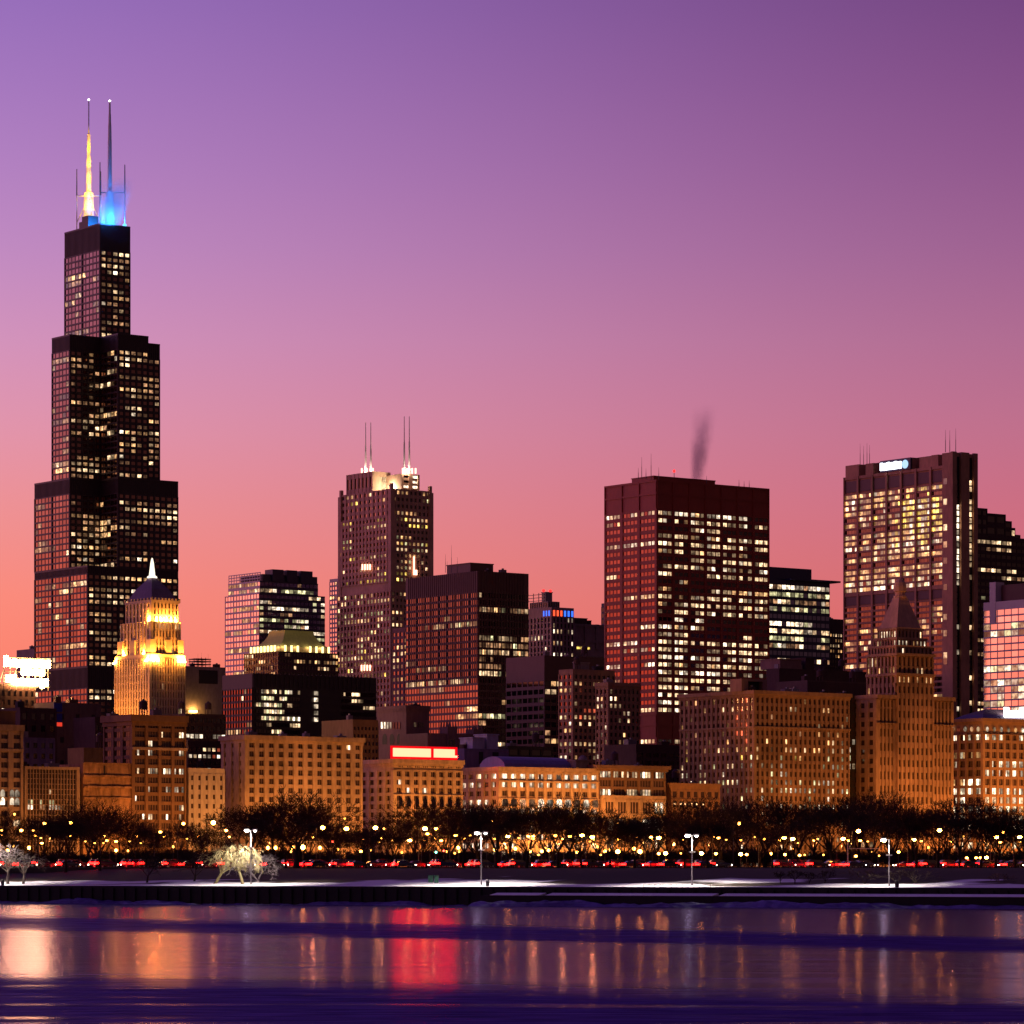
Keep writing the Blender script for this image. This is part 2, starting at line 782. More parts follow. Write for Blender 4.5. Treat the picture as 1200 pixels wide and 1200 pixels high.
b1 = bandmask(nmath(N, L, 'DIVIDE', lin(1.30, -333, 44), PY), .112, .045)                         # rippled lane across the calm water
near = maprange(N, L, lin(.75, -177, 18), -14, 14, 1, 0, True)      # ruffled water near the camera
far = bandmask(lin(.575, -590, 8), 8, 5)
streak = noise(N, L, 1.0, 4, sc3=(.03, .35, 1))
calm_patch = maprange(N, L, noise(N, L, 1.0, 4, sc3=(.035, .16, 1)), .54, .72, 0, .55, True)
b1 = nmath(N, L, 'MULTIPLY', b1, maprange(N, L, noise(N, L, 1.0, 4, sc3=(.05, .22, 1)), .34, .50, .68, 1.0, True))
near = nmath(N, L, 'MULTIPLY', near, nmath(N, L, 'SUBTRACT', 1.0, calm_patch))
mask = nmath(N, L, 'MAXIMUM', b1, near)
mask = nmath(N, L, 'MAXIMUM', mask, maprange(N, L, streak, .62, .74, 0, .55, True), True)
gl = N.new('ShaderNodeBsdfGlossy')
gl.inputs[0].default_value = (.25, .21, .36, 1)
L.new(maprange(N, L, streak, .3, .7, .13, .21), gl.inputs['Roughness'])
bump = N.new('ShaderNodeBump')
bump.inputs['Strength'].default_value = .010
bump.inputs['Distance'].default_value = .4
L.new(noise(N, L, 1.0, 4, sc3=(.22, .16, 1)), bump.inputs['Height'])
L.new(bump.outputs[0], gl.inputs['Normal'])
# ruffled water: the deep sky's indigo reflection is partly painted as diffuse colour
rp = N.new('ShaderNodeBsdfGlossy')
rpn = maprange(N, L, noise(N, L, 1.0, 5, sc3=(.25, .9, 1)), .3, .7, .55, 1.5)
rpc = N.new('ShaderNodeVectorMath')
rpc.operation = 'SCALE'
rpc.inputs[0].default_value = (.14, .095, .25)
L.new(rpn, rpc.inputs['Scale'])
L.new(rpc.outputs[0], rp.inputs[0])
rp.inputs['Roughness'].default_value = .42
rb = N.new('ShaderNodeBump')
rb.inputs['Strength'].default_value = .9
rb.inputs['Distance'].default_value = .35
L.new(noise(N, L, 1.0, 4, sc3=(.45, 1.1, 1)), rb.inputs['Height'])
L.new(rb.outputs[0], rp.inputs['Normal'])
dfw = N.new('ShaderNodeBsdfDiffuse')
dfc = N.new('ShaderNodeVectorMath')
dfc.operation = 'SCALE'
dfc.inputs[0].default_value = (.032, .014, .24)
L.new(rpn, dfc.inputs['Scale'])
L.new(dfc.outputs[0], dfw.inputs[0])
ra = N.new('ShaderNodeMixShader')
ra.inputs[0].default_value = .45
L.new(rp.outputs[0], ra.inputs[1])
L.new(dfw.outputs[0], ra.inputs[2])
ms = N.new('ShaderNodeMixShader')
L.new(mask, ms.inputs[0])
L.new(gl.outputs[0], ms.inputs[1])
L.new(ra.outputs[0], ms.inputs[2])
L.new(ms.outputs[0], out.inputs[0])

b = MB()
b.face([(-3000, -300, 0), (3000, -300, 0), (3000, 640, 0), (-3000, 640, 0)], wm)
b.face([(-3000, 640, 0), (3000, 640, 0), (3000, 6000, -0.0), (-3000, 6000, 0)], wm)
tag(b.build('lake'), kind='structure')

# park ground: one sheet from the sea wall to far behind the city
gm, N, L, out = newmat('winter_grass_and_snow')
geo = N.new('ShaderNodeNewGeometry')
sep = N.new('ShaderNodeSeparateXYZ')
L.new(geo.outputs['Position'], sep.inputs[0])
sd = nmath(N, L, 'ADD', nmath(N, L, 'SUBTRACT', sep.outputs[1], 607.0), nmath(N, L, 'MULTIPLY', sep.outputs[0], .575))
sn = noise(N, L, 1.0, 4, sc3=(.035, .06, 1))
sn2 = noise(N, L, .7, 3)
edge = nmath(N, L, 'ADD', sd, nmath(N, L, 'MULTIPLY', nmath(N, L, 'SUBTRACT', sn, .5), -95.0))
snow = maprange(N, L, edge, 24, 32, 1, 0, True)
p = N.new('ShaderNodeBsdfPrincipled')
p.inputs['Roughness'].default_value = .85
p.inputs['Specular IOR Level'].default_value = .2
mx = N.new('ShaderNodeMix')
mx.data_type = 'RGBA'
L.new(snow, mx.inputs[0])
gr = N.new('ShaderNodeMix')
gr.data_type = 'RGBA'
L.new(sn2, gr.inputs[0])
gr.inputs[6].default_value = (.022, .017, .008, 1)
gr.inputs[7].default_value = (.052, .042, .020, 1)
L.new(gr.outputs[2], mx.inputs[6])
sw = N.new('ShaderNodeMix')
sw.data_type = 'RGBA'
L.new(sn2, sw.inputs[0])
sw.inputs[6].default_value = (.62, .60, .62, 1)
sw.inputs[7].default_value = (.84, .82, .84, 1)
L.new(sw.outputs[2], mx.inputs[7])
L.new(mx.outputs[2], p.inputs['Base Color'])
L.new(p.outputs[0], out.inputs[0])
b = MB()
ss = [0, 6, 12, 18, 24, 30, 40, 50, 60, 75, 100, 140, 200, 300, 380, 450, 900, 3000, 12000]
xs = [-2500, -900, -400] + [-240 + 6 * i for i in range(81)] + [400, 900, 2500]
rg = random.Random(5)
rows_ = []
for s_ in ss:
    row = []
    for x in xs:
        y = shore_y(max(-400, min(400, x))) + s_
        z = ground_z(max(-400, min(400, x)), y)
        if 20 < s_ < 70:
            z += rg.uniform(-.18, .3)
        row.append(len(b.v))
        b.v.append((x, y, z))
    rows_.append(row)
for i in range(len(ss) - 1):
    for j in range(len(xs) - 1):
        b.f.append((rows_[i][j], rows_[i][j + 1], rows_[i + 1][j + 1], rows_[i + 1][j]))
        b.m.append(b.mi(gm))
tag(b.build('park_ground', smooth=True), kind='structure')

# sea wall with a stepped ledge on its northern half
CONC = wallmat('black_sheet_piling', (.011, .011, .013), .8)
CONC2 = wallmat('wet_concrete', (.09, .085, .09), .6)
SNOWM = wallmat('settled_snow', (.78, .76, .80), .9, .12)
sdir = Vector((1, -.575, 0)).normalized()
nrm = Vector((-.575, -1, 0)).normalized()          # towards the lake


def spt(x, off=0.0, z=0.0):
    p = Vector((x, shore_y(x), 0)) + nrm * off
    return (p.x, p.y, z)


def strip(b, x0, x1, o0, o1, z0, z1, mat):
    q = [spt(x0, o0), spt(x1, o0), spt(x1, o1), spt(x0, o1)]
    q = [(a[0], a[1]) for a in q]
    if o1 > o0:
        q = q[::-1]
    b.prism(q, z0, z1, mat)


b = MB()
strip(b, -400, 400, -1.2, 0.0, -2, 3.12, CONC)
for k in range(-90, 91):
    x = k * 2.0
    strip(b, x, x + 1.0, .002, .22, -2, 2.75, CONC)
tag(b.build('sea_wall'), 'black sheet pile sea wall along the snowy lake shore', 'sea wall')
b = MB()
strip(b, -4, 200, .3, 3.6, -2, 1.75, CONC)
for xa, xb in ((-2, 6.0), (7.0, 33), (34, 200)):      # banked snow, thinnest at the water side
    q = [spt(xa, 3.3, 1.78), spt(xb, 3.3, 1.78), spt(xb, .9, 2.15), spt(xa, .9, 2.15)]
    b.face(q, SNOWM)
    b.face([spt(xa, 3.3, 1.752), spt(xb, 3.3, 1.752), q[1], q[0]], SNOWM)
    b.face([spt(xa, .9, 1.752), spt(xa, 3.3, 1.752), q[0], q[3]], SNOWM)
    b.face([spt(xb, 3.3, 1.752), spt(xb, .9, 1.752), q[2], q[1]], SNOWM)
tag(b.build('lower_ledge'), 'lower concrete ledge with a thin snow cover in front of the sea wall', 'ledge')
ICE = wallmat('shore_ice', (.075, .05, .21), .5, .7, .3)
b = MB()
rg = random.Random(11)
nx, ny = 260, 8
x0, x1 = -150, 130
ids = []
for j in range(ny + 1):
    row = []
    for i in range(nx + 1):
        x = x0 + (x1 - x0) * i / nx
        t = j / ny
        hump = max(0, math.sin(x * .16 + 1.3 * math.sin(x * .05)) * .6 + math.sin(x * .43 + 2) * .35 + .45)
        if x > -4:
            hump = hump * .6 + .5
        h = hump * (.62 if x < -4 else .8) * math.sin(math.pi * min(1, t * 1.15 + .12)) ** .8 if t < .85 else -.1
        h += rg.uniform(-.16, .16) + .14 * math.sin(x * 1.7 + j) * math.sin(x * .61 + 2 * j)
        off = (3.8 if x > -4 else .4) + t * 5.2 + .5 * math.sin(x * .3)
        row.append(len(b.v))
        b.v.append(spt(x, off, max(h, -.12) if j not in (ny,) else -.2))
    ids.append(row)
for j in range(ny):
    for i in range(nx):
        b.f.append((ids[j][i], ids[j + 1][i], ids[j + 1][i + 1], ids[j][i + 1]))
        b.m.append(b.mi(ICE))
tag(b.build('shore_ice'), 'lumpy violet ice banked up along the foot of the sea wall', 'ice', kind='stuff')

# lakefront road: its own sheet, kerbs and lane lines
ASPH = wallmat('asphalt', (.05, .048, .05), .45, .2, .4)
PAINT = wallmat('road_paint', (.7, .7, .66), .6, .1)


def road_c(x):
    return 762.0 + .25 * x


rdir = Vector((1, .25, 0)).normalized()
rnrm = Vector((.25, -1, 0)).normalized()


def rpt(x, off):
    p = Vector((x, road_c(x), 0)) + rnrm * off
    return (p.x, p.y)


def rstrip(b, x0, x1, o0, o1, z0, z1, mat):
    q = [rpt(x0, o1), rpt(x1, o1), rpt(x1, o0), rpt(x0, o0)]
    b.prism(q, z0, z1, mat)


RZ = 6.35
b = MB()
rstrip(b, -300, 300, -17, 17, 5.0, RZ, ASPH)
tag(b.build('lakefront_road'), kind='structure')
b = MB()
for o in (-16.8, -.3, 16.5):
    rstrip(b, -300, 300, o, o + .3, RZ + .004, RZ + .14, CONC2)
tag(b.build('kerb'), kind='structure')
b = MB()
for o in (-11.5, -6, 6, 11.5):
    for k in range(-50, 50):
        rstrip(b, k * 6, k * 6 + 2.5, o, o + .15, RZ + .002, RZ + .008, PAINT)
tag(b.build('lane_marking'), kind='structure')
AVD = lambda px: avenue(px) - 22
b = MB()
pts = [(ux(px) * AVD(px), AVD(px)) for px in (-120, 1320)]
dx_, dy_ = CA, SA
q = [pts[0], pts[1], (pts[1][0] + SA * -18, pts[1][1] + CA * 18), (pts[0][0] - SA * 18, pts[0][1] + CA * 18)]
b.prism(q, 5.5, 7.05, ASPH)
tag(b.build('park_avenue'), kind='structure')

# ------------------------------------------------------------------ the tallest tower: bundled black tubes in four tiers
def big_tower():
    D = 2430.0
    B = Bld('tallest_skyscraper', 'tallest skyscraper, black bundled tubes stepping back in tiers under two broadcast masts', 'skyscraper',
            38, 102.8, 207, D, w=69.0, d=69.0)
    T = 23.0
    z50, z66, z90, z108 = B.z(663), B.z(557, 0, 0), B.z(391, 23, 0), B.z(262, 23, 23)
    fh = 4.05

    def tube(i0, i1, j0, j1, za, zb, R, L, band, low=None, name='wall'):
        x0, x1, y0, y1 = i0 * T, i1 * T, j0 * T, j1 * T
        mb = MB()
        mb.box(x0, x1, y0, y1, za, zb, BLACKM)
        both = bool(R) and bool(L)
        for face, on, a, c, off in (('R', R, x0, x1, y0), ('L', L, y0, y1, x0)):
            if not on:
                continue
            segs = [(za, zb - band)]
            if za < 1:
                segs = [(0, B.z(806)), (B.z(781), zb - band)]
            n = round((c - a) / T)
            for (s0, s1) in segs:
                nf = max(1, round((s1 - s0) / fh))
                B.facade(mb, face, a, c, off, s0, s1, BLACKM, corner=both and face == 'R', nb=5 * n, nf=nf, pier=.30 if face == 'R' else .10, span=.47 if face == 'R' else .27, dep=.45, flip=face == 'L',
                         zlo=s0, zhi=s1, wide=5, lit=(.60 if face == 'R' else .24) if s0 > 200 else (.66 if face == 'R' else .20),
                         pal=[(LP, 5), (LW, 6), (LN, 1), (LD, 8)], glass=G_BRZ, persist=.66, rowvar=.8)
                if face == 'L':
                    for q in range(n + 1):
                        u = a + (c - a) * q / n
                        mb.box(off - .62, off, max(a, u - .7), min(c, u + .7), s0, s1, BLACKM)
            # mechanical band: close ribs
            bands = [(zb - band, zb)]
            if za < 1:
                bands.append((B.z(806), B.z(781)))
            for s0, s1 in bands:
                k = 15 * n
                for q in range(k + 1):
                    u = a + (c - a) * q / k
                    if face == 'R':
                        mb.box(max(a, u - .22), min(c, u + .22), off - .3, off, s0, s1, BLACKM)
                    else:
                        mb.box(off - .3, off, max(a, u - .22), min(c, u + .22), s0, s1, BLACKM)
                if face == 'R':
                    mb.box(a - .3, c, off - .42, off - .3, s1 - .8, s1 + .3, BLACKM)
                else:
                    mb.box(off - .42, off - .3, a - .3, c, s1 - .8, s1 + .3, BLACKM)
        mb.build(name, B.o)
    bd = 10.0
    tube(0, 3, 0, 3, 0, z50, True, True, 5)
    # floors 50 - 66 without the two opposite corner tubes
    tube(0, 1, 1, 3, z50, z66, True, True, bd)
    tube(1, 3, 0, 1, z50, z66, True, True, bd)
    tube(1, 2, 1, 3, z50, z66 - .5, False, False, bd)
    tube(2, 3, 1, 2, z50, z66 - .5, False, False, bd)
    # cross-shaped tier
    tube(0, 1, 1, 2, z66, z90, True, True, bd)
    tube(1, 2, 0, 1, z66, z90, True, True, bd)
    tube(2, 3, 1, 2, z66, z90 - .7, True, False, bd)
    tube(1, 2, 1, 3, z66, z90 - .4, False, False, bd)
    # top tier
    tube(1, 2, 1, 3, z90, z108, True, True, 17)
    B.finish()
    rf = MB()
    rf.box(T + 2, 2 * T - 2, T + 2, 3 * T - 2, z108, z108 + .5, ROOFM)
    rf.box(T + 1, T + 9, 1.75 * T, 2.1 * T, z108 + .5, z108 + 8, BLACKM)
    rf.box(T + 1.5, T + 7, 2.1 * T + .5, 2.3 * T, z108 + .5, z108 + 5, BLACKM)
    rf.build('roof', B.o)
    # two masts with their lattice bases
    zp = lambda py: B.z(py, 34, 46)
    for k, (px, jj) in enumerate(((104, 2.42), (128.6, 1.5))):
        yy = jj * T
        xx = B.xr(px, yy)
        m = wallmat('antenna_white', (.7, .68, .66), .5, .05)
        dk = wallmat('antenna_steel', (.12, .11, .12), .5)
        b = MB()
        z0 = z108 + .3
        zz = lambda py: B.z(py, xx, yy)
        if k == 0:
            secs = [(z0, zz(226), 3.6), (zz(226), zz(187), 1.7), (zz(187), zz(183), 1.3), (zz(183), zz(157), 1.15), (zz(157), zz(118), .45)]
        else:
            secs = [(z0, zz(225), 3.0), (zz(225), zz(165), 1.5), (zz(165), zz(146), 1.25), (zz(146), zz(134), .95), (zz(134), zz(119.5), .7)]
        for s0, s1, r in secs:
            b.tube((xx, yy, s0), (xx, yy, s1), r, r * .86, m, 10)
        mast = b.build('antenna_mast', B.o)
        b = MB()
        b.lathe([(.2, 0), (.9, .6), (.2, 1.4)], (xx, yy, secs[-1][1]), lampmat('beacon_white', (1, .95, .95), 5, False), 8)
        b.build('beacon', mast)
        b = MB()
        for sx_, hh in ((-1, zz(198 if k == 0 else 190)), (1, zz(201 if k == 0 else 193))):
            off = (8 if k == 0 else 6.5 if sx_ < 0 else 10)
            ax = xx + sx_ * off * CA
            ay = yy - sx_ * off * SA
            zt = zz(229) if k == 0 else zz(225)
            b.tube((ax, ay, z0), (ax, ay, zt), .35, .35, m if k == 0 else dk, 5)
            b.tube((ax, ay, zt), (ax, ay, hh), .5, .3, dk, 5)
            b.tube((ax, ay, zt - .4), (xx, yy, zt - .4), .4, .4, m if k == 0 else dk, 5)
            if k == 0:
                b.tube((ax, ay, z0 + 6), (xx, yy, zt - 2), .3, .3, m, 5)
        b.build('lattice_frame', mast)
        if k == 0:
            for hz, wt_, up_ in ((0.5, 4500, 5), (7.0, 6000, 5), (15.0, 9000, 5), (24.0, 9500, 5), (33.0, 9500, 5), (44.0, 11000, 5), (54.0, 11000, 5)):
                for a_ in (3.3, 4.6, 5.9):
                    lx, ly = xx + 11.5 * math.cos(a_), yy + 11.5 * math.sin(a_)
                    pointlight('mast_floodlight', (lx, ly, z0 + hz), (1, .50, .004), wt_, .5, B.o, spot=70, aim=(xx - lx, yy - ly, up_))  # roof floods plus added spots hanging free higher up for an even wash
    # blue roof lights under the steam
    lm = lampmat('blue_lamp', (.08, .50, 1.0), 3, False)
    for px, py in ((121, 262), (146, 263), (133, 262)):
        y_ = T + 2.5
        x_ = B.xr(px, y_)
        b = MB()
        b.lathe([(.5, 0), (1.3, .5), (1.1, 1.7)], (x_, y_, z108 + .4), lm, 8)
        b.build('floodlight', B.o)
        pointlight('blue_beam', (x_, y_, z108 + 3.4), (.02, .24, 1.0), 36000, .8, B.o)
    return B, z108


TOWER, ROOF_Z = big_tower()

# steam on the roof of the tallest tower, lit by the blue roof lights
def steam(name, label, loc, scale, dens, col, seed, lean=(0, 0), foot=.22, spread=.55):
    m, N, L, out = newmat(name + '_volume')
    tcn = N.new('ShaderNodeTexCoord')
    sp = N.new('ShaderNodeSeparateXYZ')
    L.new(tcn.outputs['Object'], sp.inputs[0])
    x, y, z = sp.outputs
    h = nmath(N, L, 'MULTIPLY', nmath(N, L, 'ADD', z, 1.0), .5)               # 0 at the foot, 1 at the top
    wid = nmath(N, L, 'ADD', nmath(N, L, 'MULTIPLY', h, spread), foot)
    cx = nmath(N, L, 'MULTIPLY', nmath(N, L, 'SUBTRACT', h, .35), lean[0])
    dx = nmath(N, L, 'SUBTRACT', x, cx)
    r2 = nmath(N, L, 'ADD', nmath(N, L, 'MULTIPLY', dx, dx), nmath(N, L, 'MULTIPLY', y, y))
    r = nmath(N, L, 'DIVIDE', nmath(N, L, 'SQRT', r2), wid)
    g = maprange(N, L, r, .15, 1.0, 1, 0, True)
    top = maprange(N, L, h, .25, .97, 1, 0, True)
    nz = noise(N, L, 1.6, 3, vec=tcn.outputs['Object'])
    nn = maprange(N, L, nz, .35, .62, .25, 1.15, True)
    d = nmath(N, L, 'MULTIPLY', nmath(N, L, 'MULTIPLY', g, top), nn)
    d = nmath(N, L, 'MULTIPLY', d, dens)
    pv = N.new('ShaderNodeVolumePrincipled')
    pv.inputs['Color'].default_value = (*col, 1)
    L.new(d, pv.inputs['Density'])
    L.new(pv.outputs[0], out.inputs['Volume'])
    b = MB()
    n = 16
    prof = [(.80, -1), (.9, -.6), (1.0, 0), (1.0, .5), (.9, 1)]
    b.lathe(prof, (0, 0, 0), m, n)
    o = b.build(name)
    o.location = loc
    o.scale = scale
    tag(o, label, 'steam', kind='thing')
    return o


_x = ux(132) * 2475
steam('lit_steam', 'blue lit steam cloud blowing over the roof of the tallest tower', (_x + 2, 2460, ROOF_Z + ZB + 16),
      (19, 12, 17), .28, (.92, .94, 1), 1, lean=(.35, 0), foot=.48, spread=.30)


# ------------------------------------------------------------------ gold floodlit tower with a pyramid roof
def gold_tower():
    D = 1900.0
    B = Bld('floodlit_tower', 'gold floodlit art deco tower with dark pyramid roof and glowing white statue', 'tower', 136, 176, 216, D)
    w, d = B.w, B.d
    st = wallmat('pale_limestone', (.48, .40, .30), .8, .15)
    z1 = B.z(766)
    F_ = dict(pier=.52, span=.30, dep=1.1, lit=.10, pal=COOL)
    B.block(0, w, 0, d, 0, z1, st, R=dict(F_, nb=13, nf=26, zhi=z1 - 2, lit=.22), L=dict(F_, nb=13, nf=26, zhi=z1 - 2, lit=.03))
    # shoulders
    i1 = w * .10
    z2 = B.z(728, i1, 3)
    B.block(i1, w * .93, i1, d * .92, z1, z2, st, R=dict(F_, nb=9, nf=4, lit=.25), L=dict(F_, nb=9, nf=4, lit=.02))
    i2 = w * .12
    z3 = B.z(706, i2, 5)
    B.block(w * .13, w * .88, w * .13, d * .80, z2, z3, st, R=dict(F_, nb=7, nf=3, lit=.0), L=dict(F_, nb=7, nf=3, lit=.0))
    for (fx, fy) in ((.0, .0), (.82, .0), (0, .82), (.46, 0), (0, .46)):    # buttress piers at the setbacks
        b = MB()
        b.box(fx * w, fx * w + w * .16, fy * d, fy * d + d * .14, z1, z1 + (z2 - z1) * .45, st)
        b.build('setback_pier', B.o)
    x0, x1, y0, y1 = w * .10, w * .91, w * .10, d * .83
    za = B.z(677, w * .45, d * .4)
    b = MB()
    rm = wallmat('violet_grey_roof', (.16, .11, .17), .6)
    q = [(x0, y0), (x1, y0), (x1, y1), (x0, y1)]
    cx, cy_ = (x0 + x1) / 2, (y0 + y1) / 2
    q2 = [(cx + (x - cx) * .62, cy_ + (y - cy_) * .62) for x, y in q]
    q3 = [(cx + (x - cx) * .13, cy_ + (y - cy_) * .13) for x, y in q]
    zm = z3 + (za - z3) * .55
    b.prism(q, z3, zm, rm, top=q2)
    b.prism(q2, zm, za, rm, top=q3)
    rf = b.build('roof', B.o)
    b = MB()
    b.box(x0 - .4, x1 + .4, y0 - .5, y0 + .5, z3, z3 + 1.3, st)
    b.box(x0 - .4, x0 + .6, y0 + .5, y1, z3, z3 + 1.3, st)
    for t in range(9):
        a = x0 + (x1 - x0) * t / 8
        b.box(a - .4, a + .4, y0 - .6, y0 + .3, z3 + 1.2, z3 + 2.4, st)
        a = y0 + (y1 - y0) * t / 8
        b.box(x0 - .5, x0 + .4, a - .4, a + .4, z3 + 1.2, z3 + 2.4, st)
    b.build('parapet', B.o)
    # statue on the apex, its floodlighting put in as emission
    b = MB()
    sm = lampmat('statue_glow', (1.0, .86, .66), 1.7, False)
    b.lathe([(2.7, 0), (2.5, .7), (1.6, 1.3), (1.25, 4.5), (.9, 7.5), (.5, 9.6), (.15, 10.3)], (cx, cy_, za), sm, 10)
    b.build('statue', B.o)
    B.finish()
    # floodlights on the setback ledges
    G = (1.0, .31, .035)
    fl = lampmat('floodlight_lens', (1.0, .62, .16), 30, False)

    def flood(x, y, z, aim, wt, spot=110):
        b = MB()
        b.box(x - .5, x + .5, y - .5, y + .5, z, z + .7, fl)
        b.build('floodlight', B.o)
        pointlight('ledge_light', (x, y, z + 1.4), G, wt, .5, B.o)
    k = 17000
    # lake front: on the shoulder roof and on brackets under the first setback
    for x in (w * .22, w * .36, w * .50, w * .64, w * .78):
        flood(x, w * .13 - 1.4, z2 + .1, None, k)
    for x in (w * .04, w * .16, w * .82, w * .95):
        flood(x, -1.9, z1 - 4.0, None, k * 1.5)
    # corner and side front
    for y, f_ in ((w * .12, 1.3), (d * .22, .8), (d * .80, 1.0), (d * .9, 1.3)):
        flood(w * .10 - 1.5, y, z1 + .1, None, k * f_)
    for y in (d * .03, d * .97):
        flood(-1.9, y, z1 - 4.0, None, k * 1.4)
    flood(w * .13 - 1.5, d * .10, z2 + .1, None, k * 1.2)
    # added spots hanging in the air wash the side front, no fixtures built
    for y in (d * .1, d * .4, d * .7, d * .95):
        for z in (25, 75):
            pointlight('wash_light', (-20, y, z), (1, .31, .035), 17000, 1.0, B.o, spot=150, aim=(1, 0, .25))
    return B


GOLD = gold_tower()


# ------------------------------------------------------------------ oxide red tower
def red_tower():
    B = Bld('red_steel_tower', 'broad oxide red steel office tower with most of its lake side lit', 'skyscraper', 709, 769.5, 901, 1700.0)
    z1 = B.z(562)
    zt = B.z(596)
    zm0, zm1 = B.z(864), B.z(836)
    mb = MB()
    mb.box(0, B.w, 0, B.d, 0, z1, DKRED)
    for face, u1, nb, lit in (('R', B.w, 7, .80), ('L', B.d, 3, .24)):
        for (a, c, l) in ((zm1, zt, lit), (0, zm0, lit * 1.1)):
            nf = round((c - a) * F / 1700 / 9.0)
            g = 3 if face == 'R' else 4
            B.facade(mb, face, 0, u1, 0, a, c, DKRED, corner=(face == 'R'), nb=nb, nf=nf, pier=.15 if face == 'R' else .16, span=.50, dep=.5, grp=g, mull=.24 if face == 'R' else .32,
                     zlo=a, zhi=c, lit=l, pal=[(LP, 8), (LW, 2), (LN, 4)], glass=G_RED if face == 'L' else G_DRK, persist=.50, rowvar=.35)
        # blank mechanical bands with bay ribs
        for (a, c) in ((zt, z1), (zm0, zm1)):
            for i in range(nb + 1):
                u = u1 * i / nb
                for (e0, e1, p) in ((max(0, u - .35), min(u1, u + .35), .5),):
                    if face == 'R':
                        mb.box(e0, e1, -p, 0, a, c, DKRED)
                    else:
                        mb.box(-p, 0, e0, e1, a, c, DKRED)
            for zz in (a + (c - a) * .52, c - .5):
                if face == 'R':
                    mb.box(-.4, u1, -.4, 0, zz - .35, zz + .5, DKRED)
                else:
                    mb.box(-.4, 0, 0, u1, zz - .35, zz + .5, DKRED)
    mb.build('wall', B.o)
    B.finish()
    z = z1 + .5
    xa, xb = B.xr(766, 10), B.xr(838, 10)
    B.pent(xa, xb, 10, 26, z, 2.2, DKRED)
    rr = random.Random(3)
    for px, h in ((748, 5), (752, 10), (757, 5), (763, 12), (772, 6), (866, 3.5), (872, 3), (878, 3.5), (828, 4)):
        B.antenna(B.xr(px, 6), 6, z, h, .16)
    b = MB()
    bx_ = B.xr(790, 12)
    b.lathe([(.2, 0), (.6, .4), (.5, 1.2), (.1, 1.5)], (bx_, 12, z + 5), lampmat('beacon_red', (1, .02, .02), 3, False), 8)
    b.tube((bx_, 12, z + 2.4), (bx_, 12, z + 5.2), .15, .15, STEEL, 5)
    b.build('beacon', B.o)
    return B, z1


REDT, REDZ = red_tower()
_px, _D = 816, 1745.0
steam('roof_steam', 'thin grey violet steam plume rising from the roof of the oxide red tower', (ux(_px) * _D + 1.5, _D, REDZ + ZB + 21.5),
      (12, 8, 22), .30, (.40, .25, .54), 4, lean=(.35, 0), foot=.30, spread=.42)


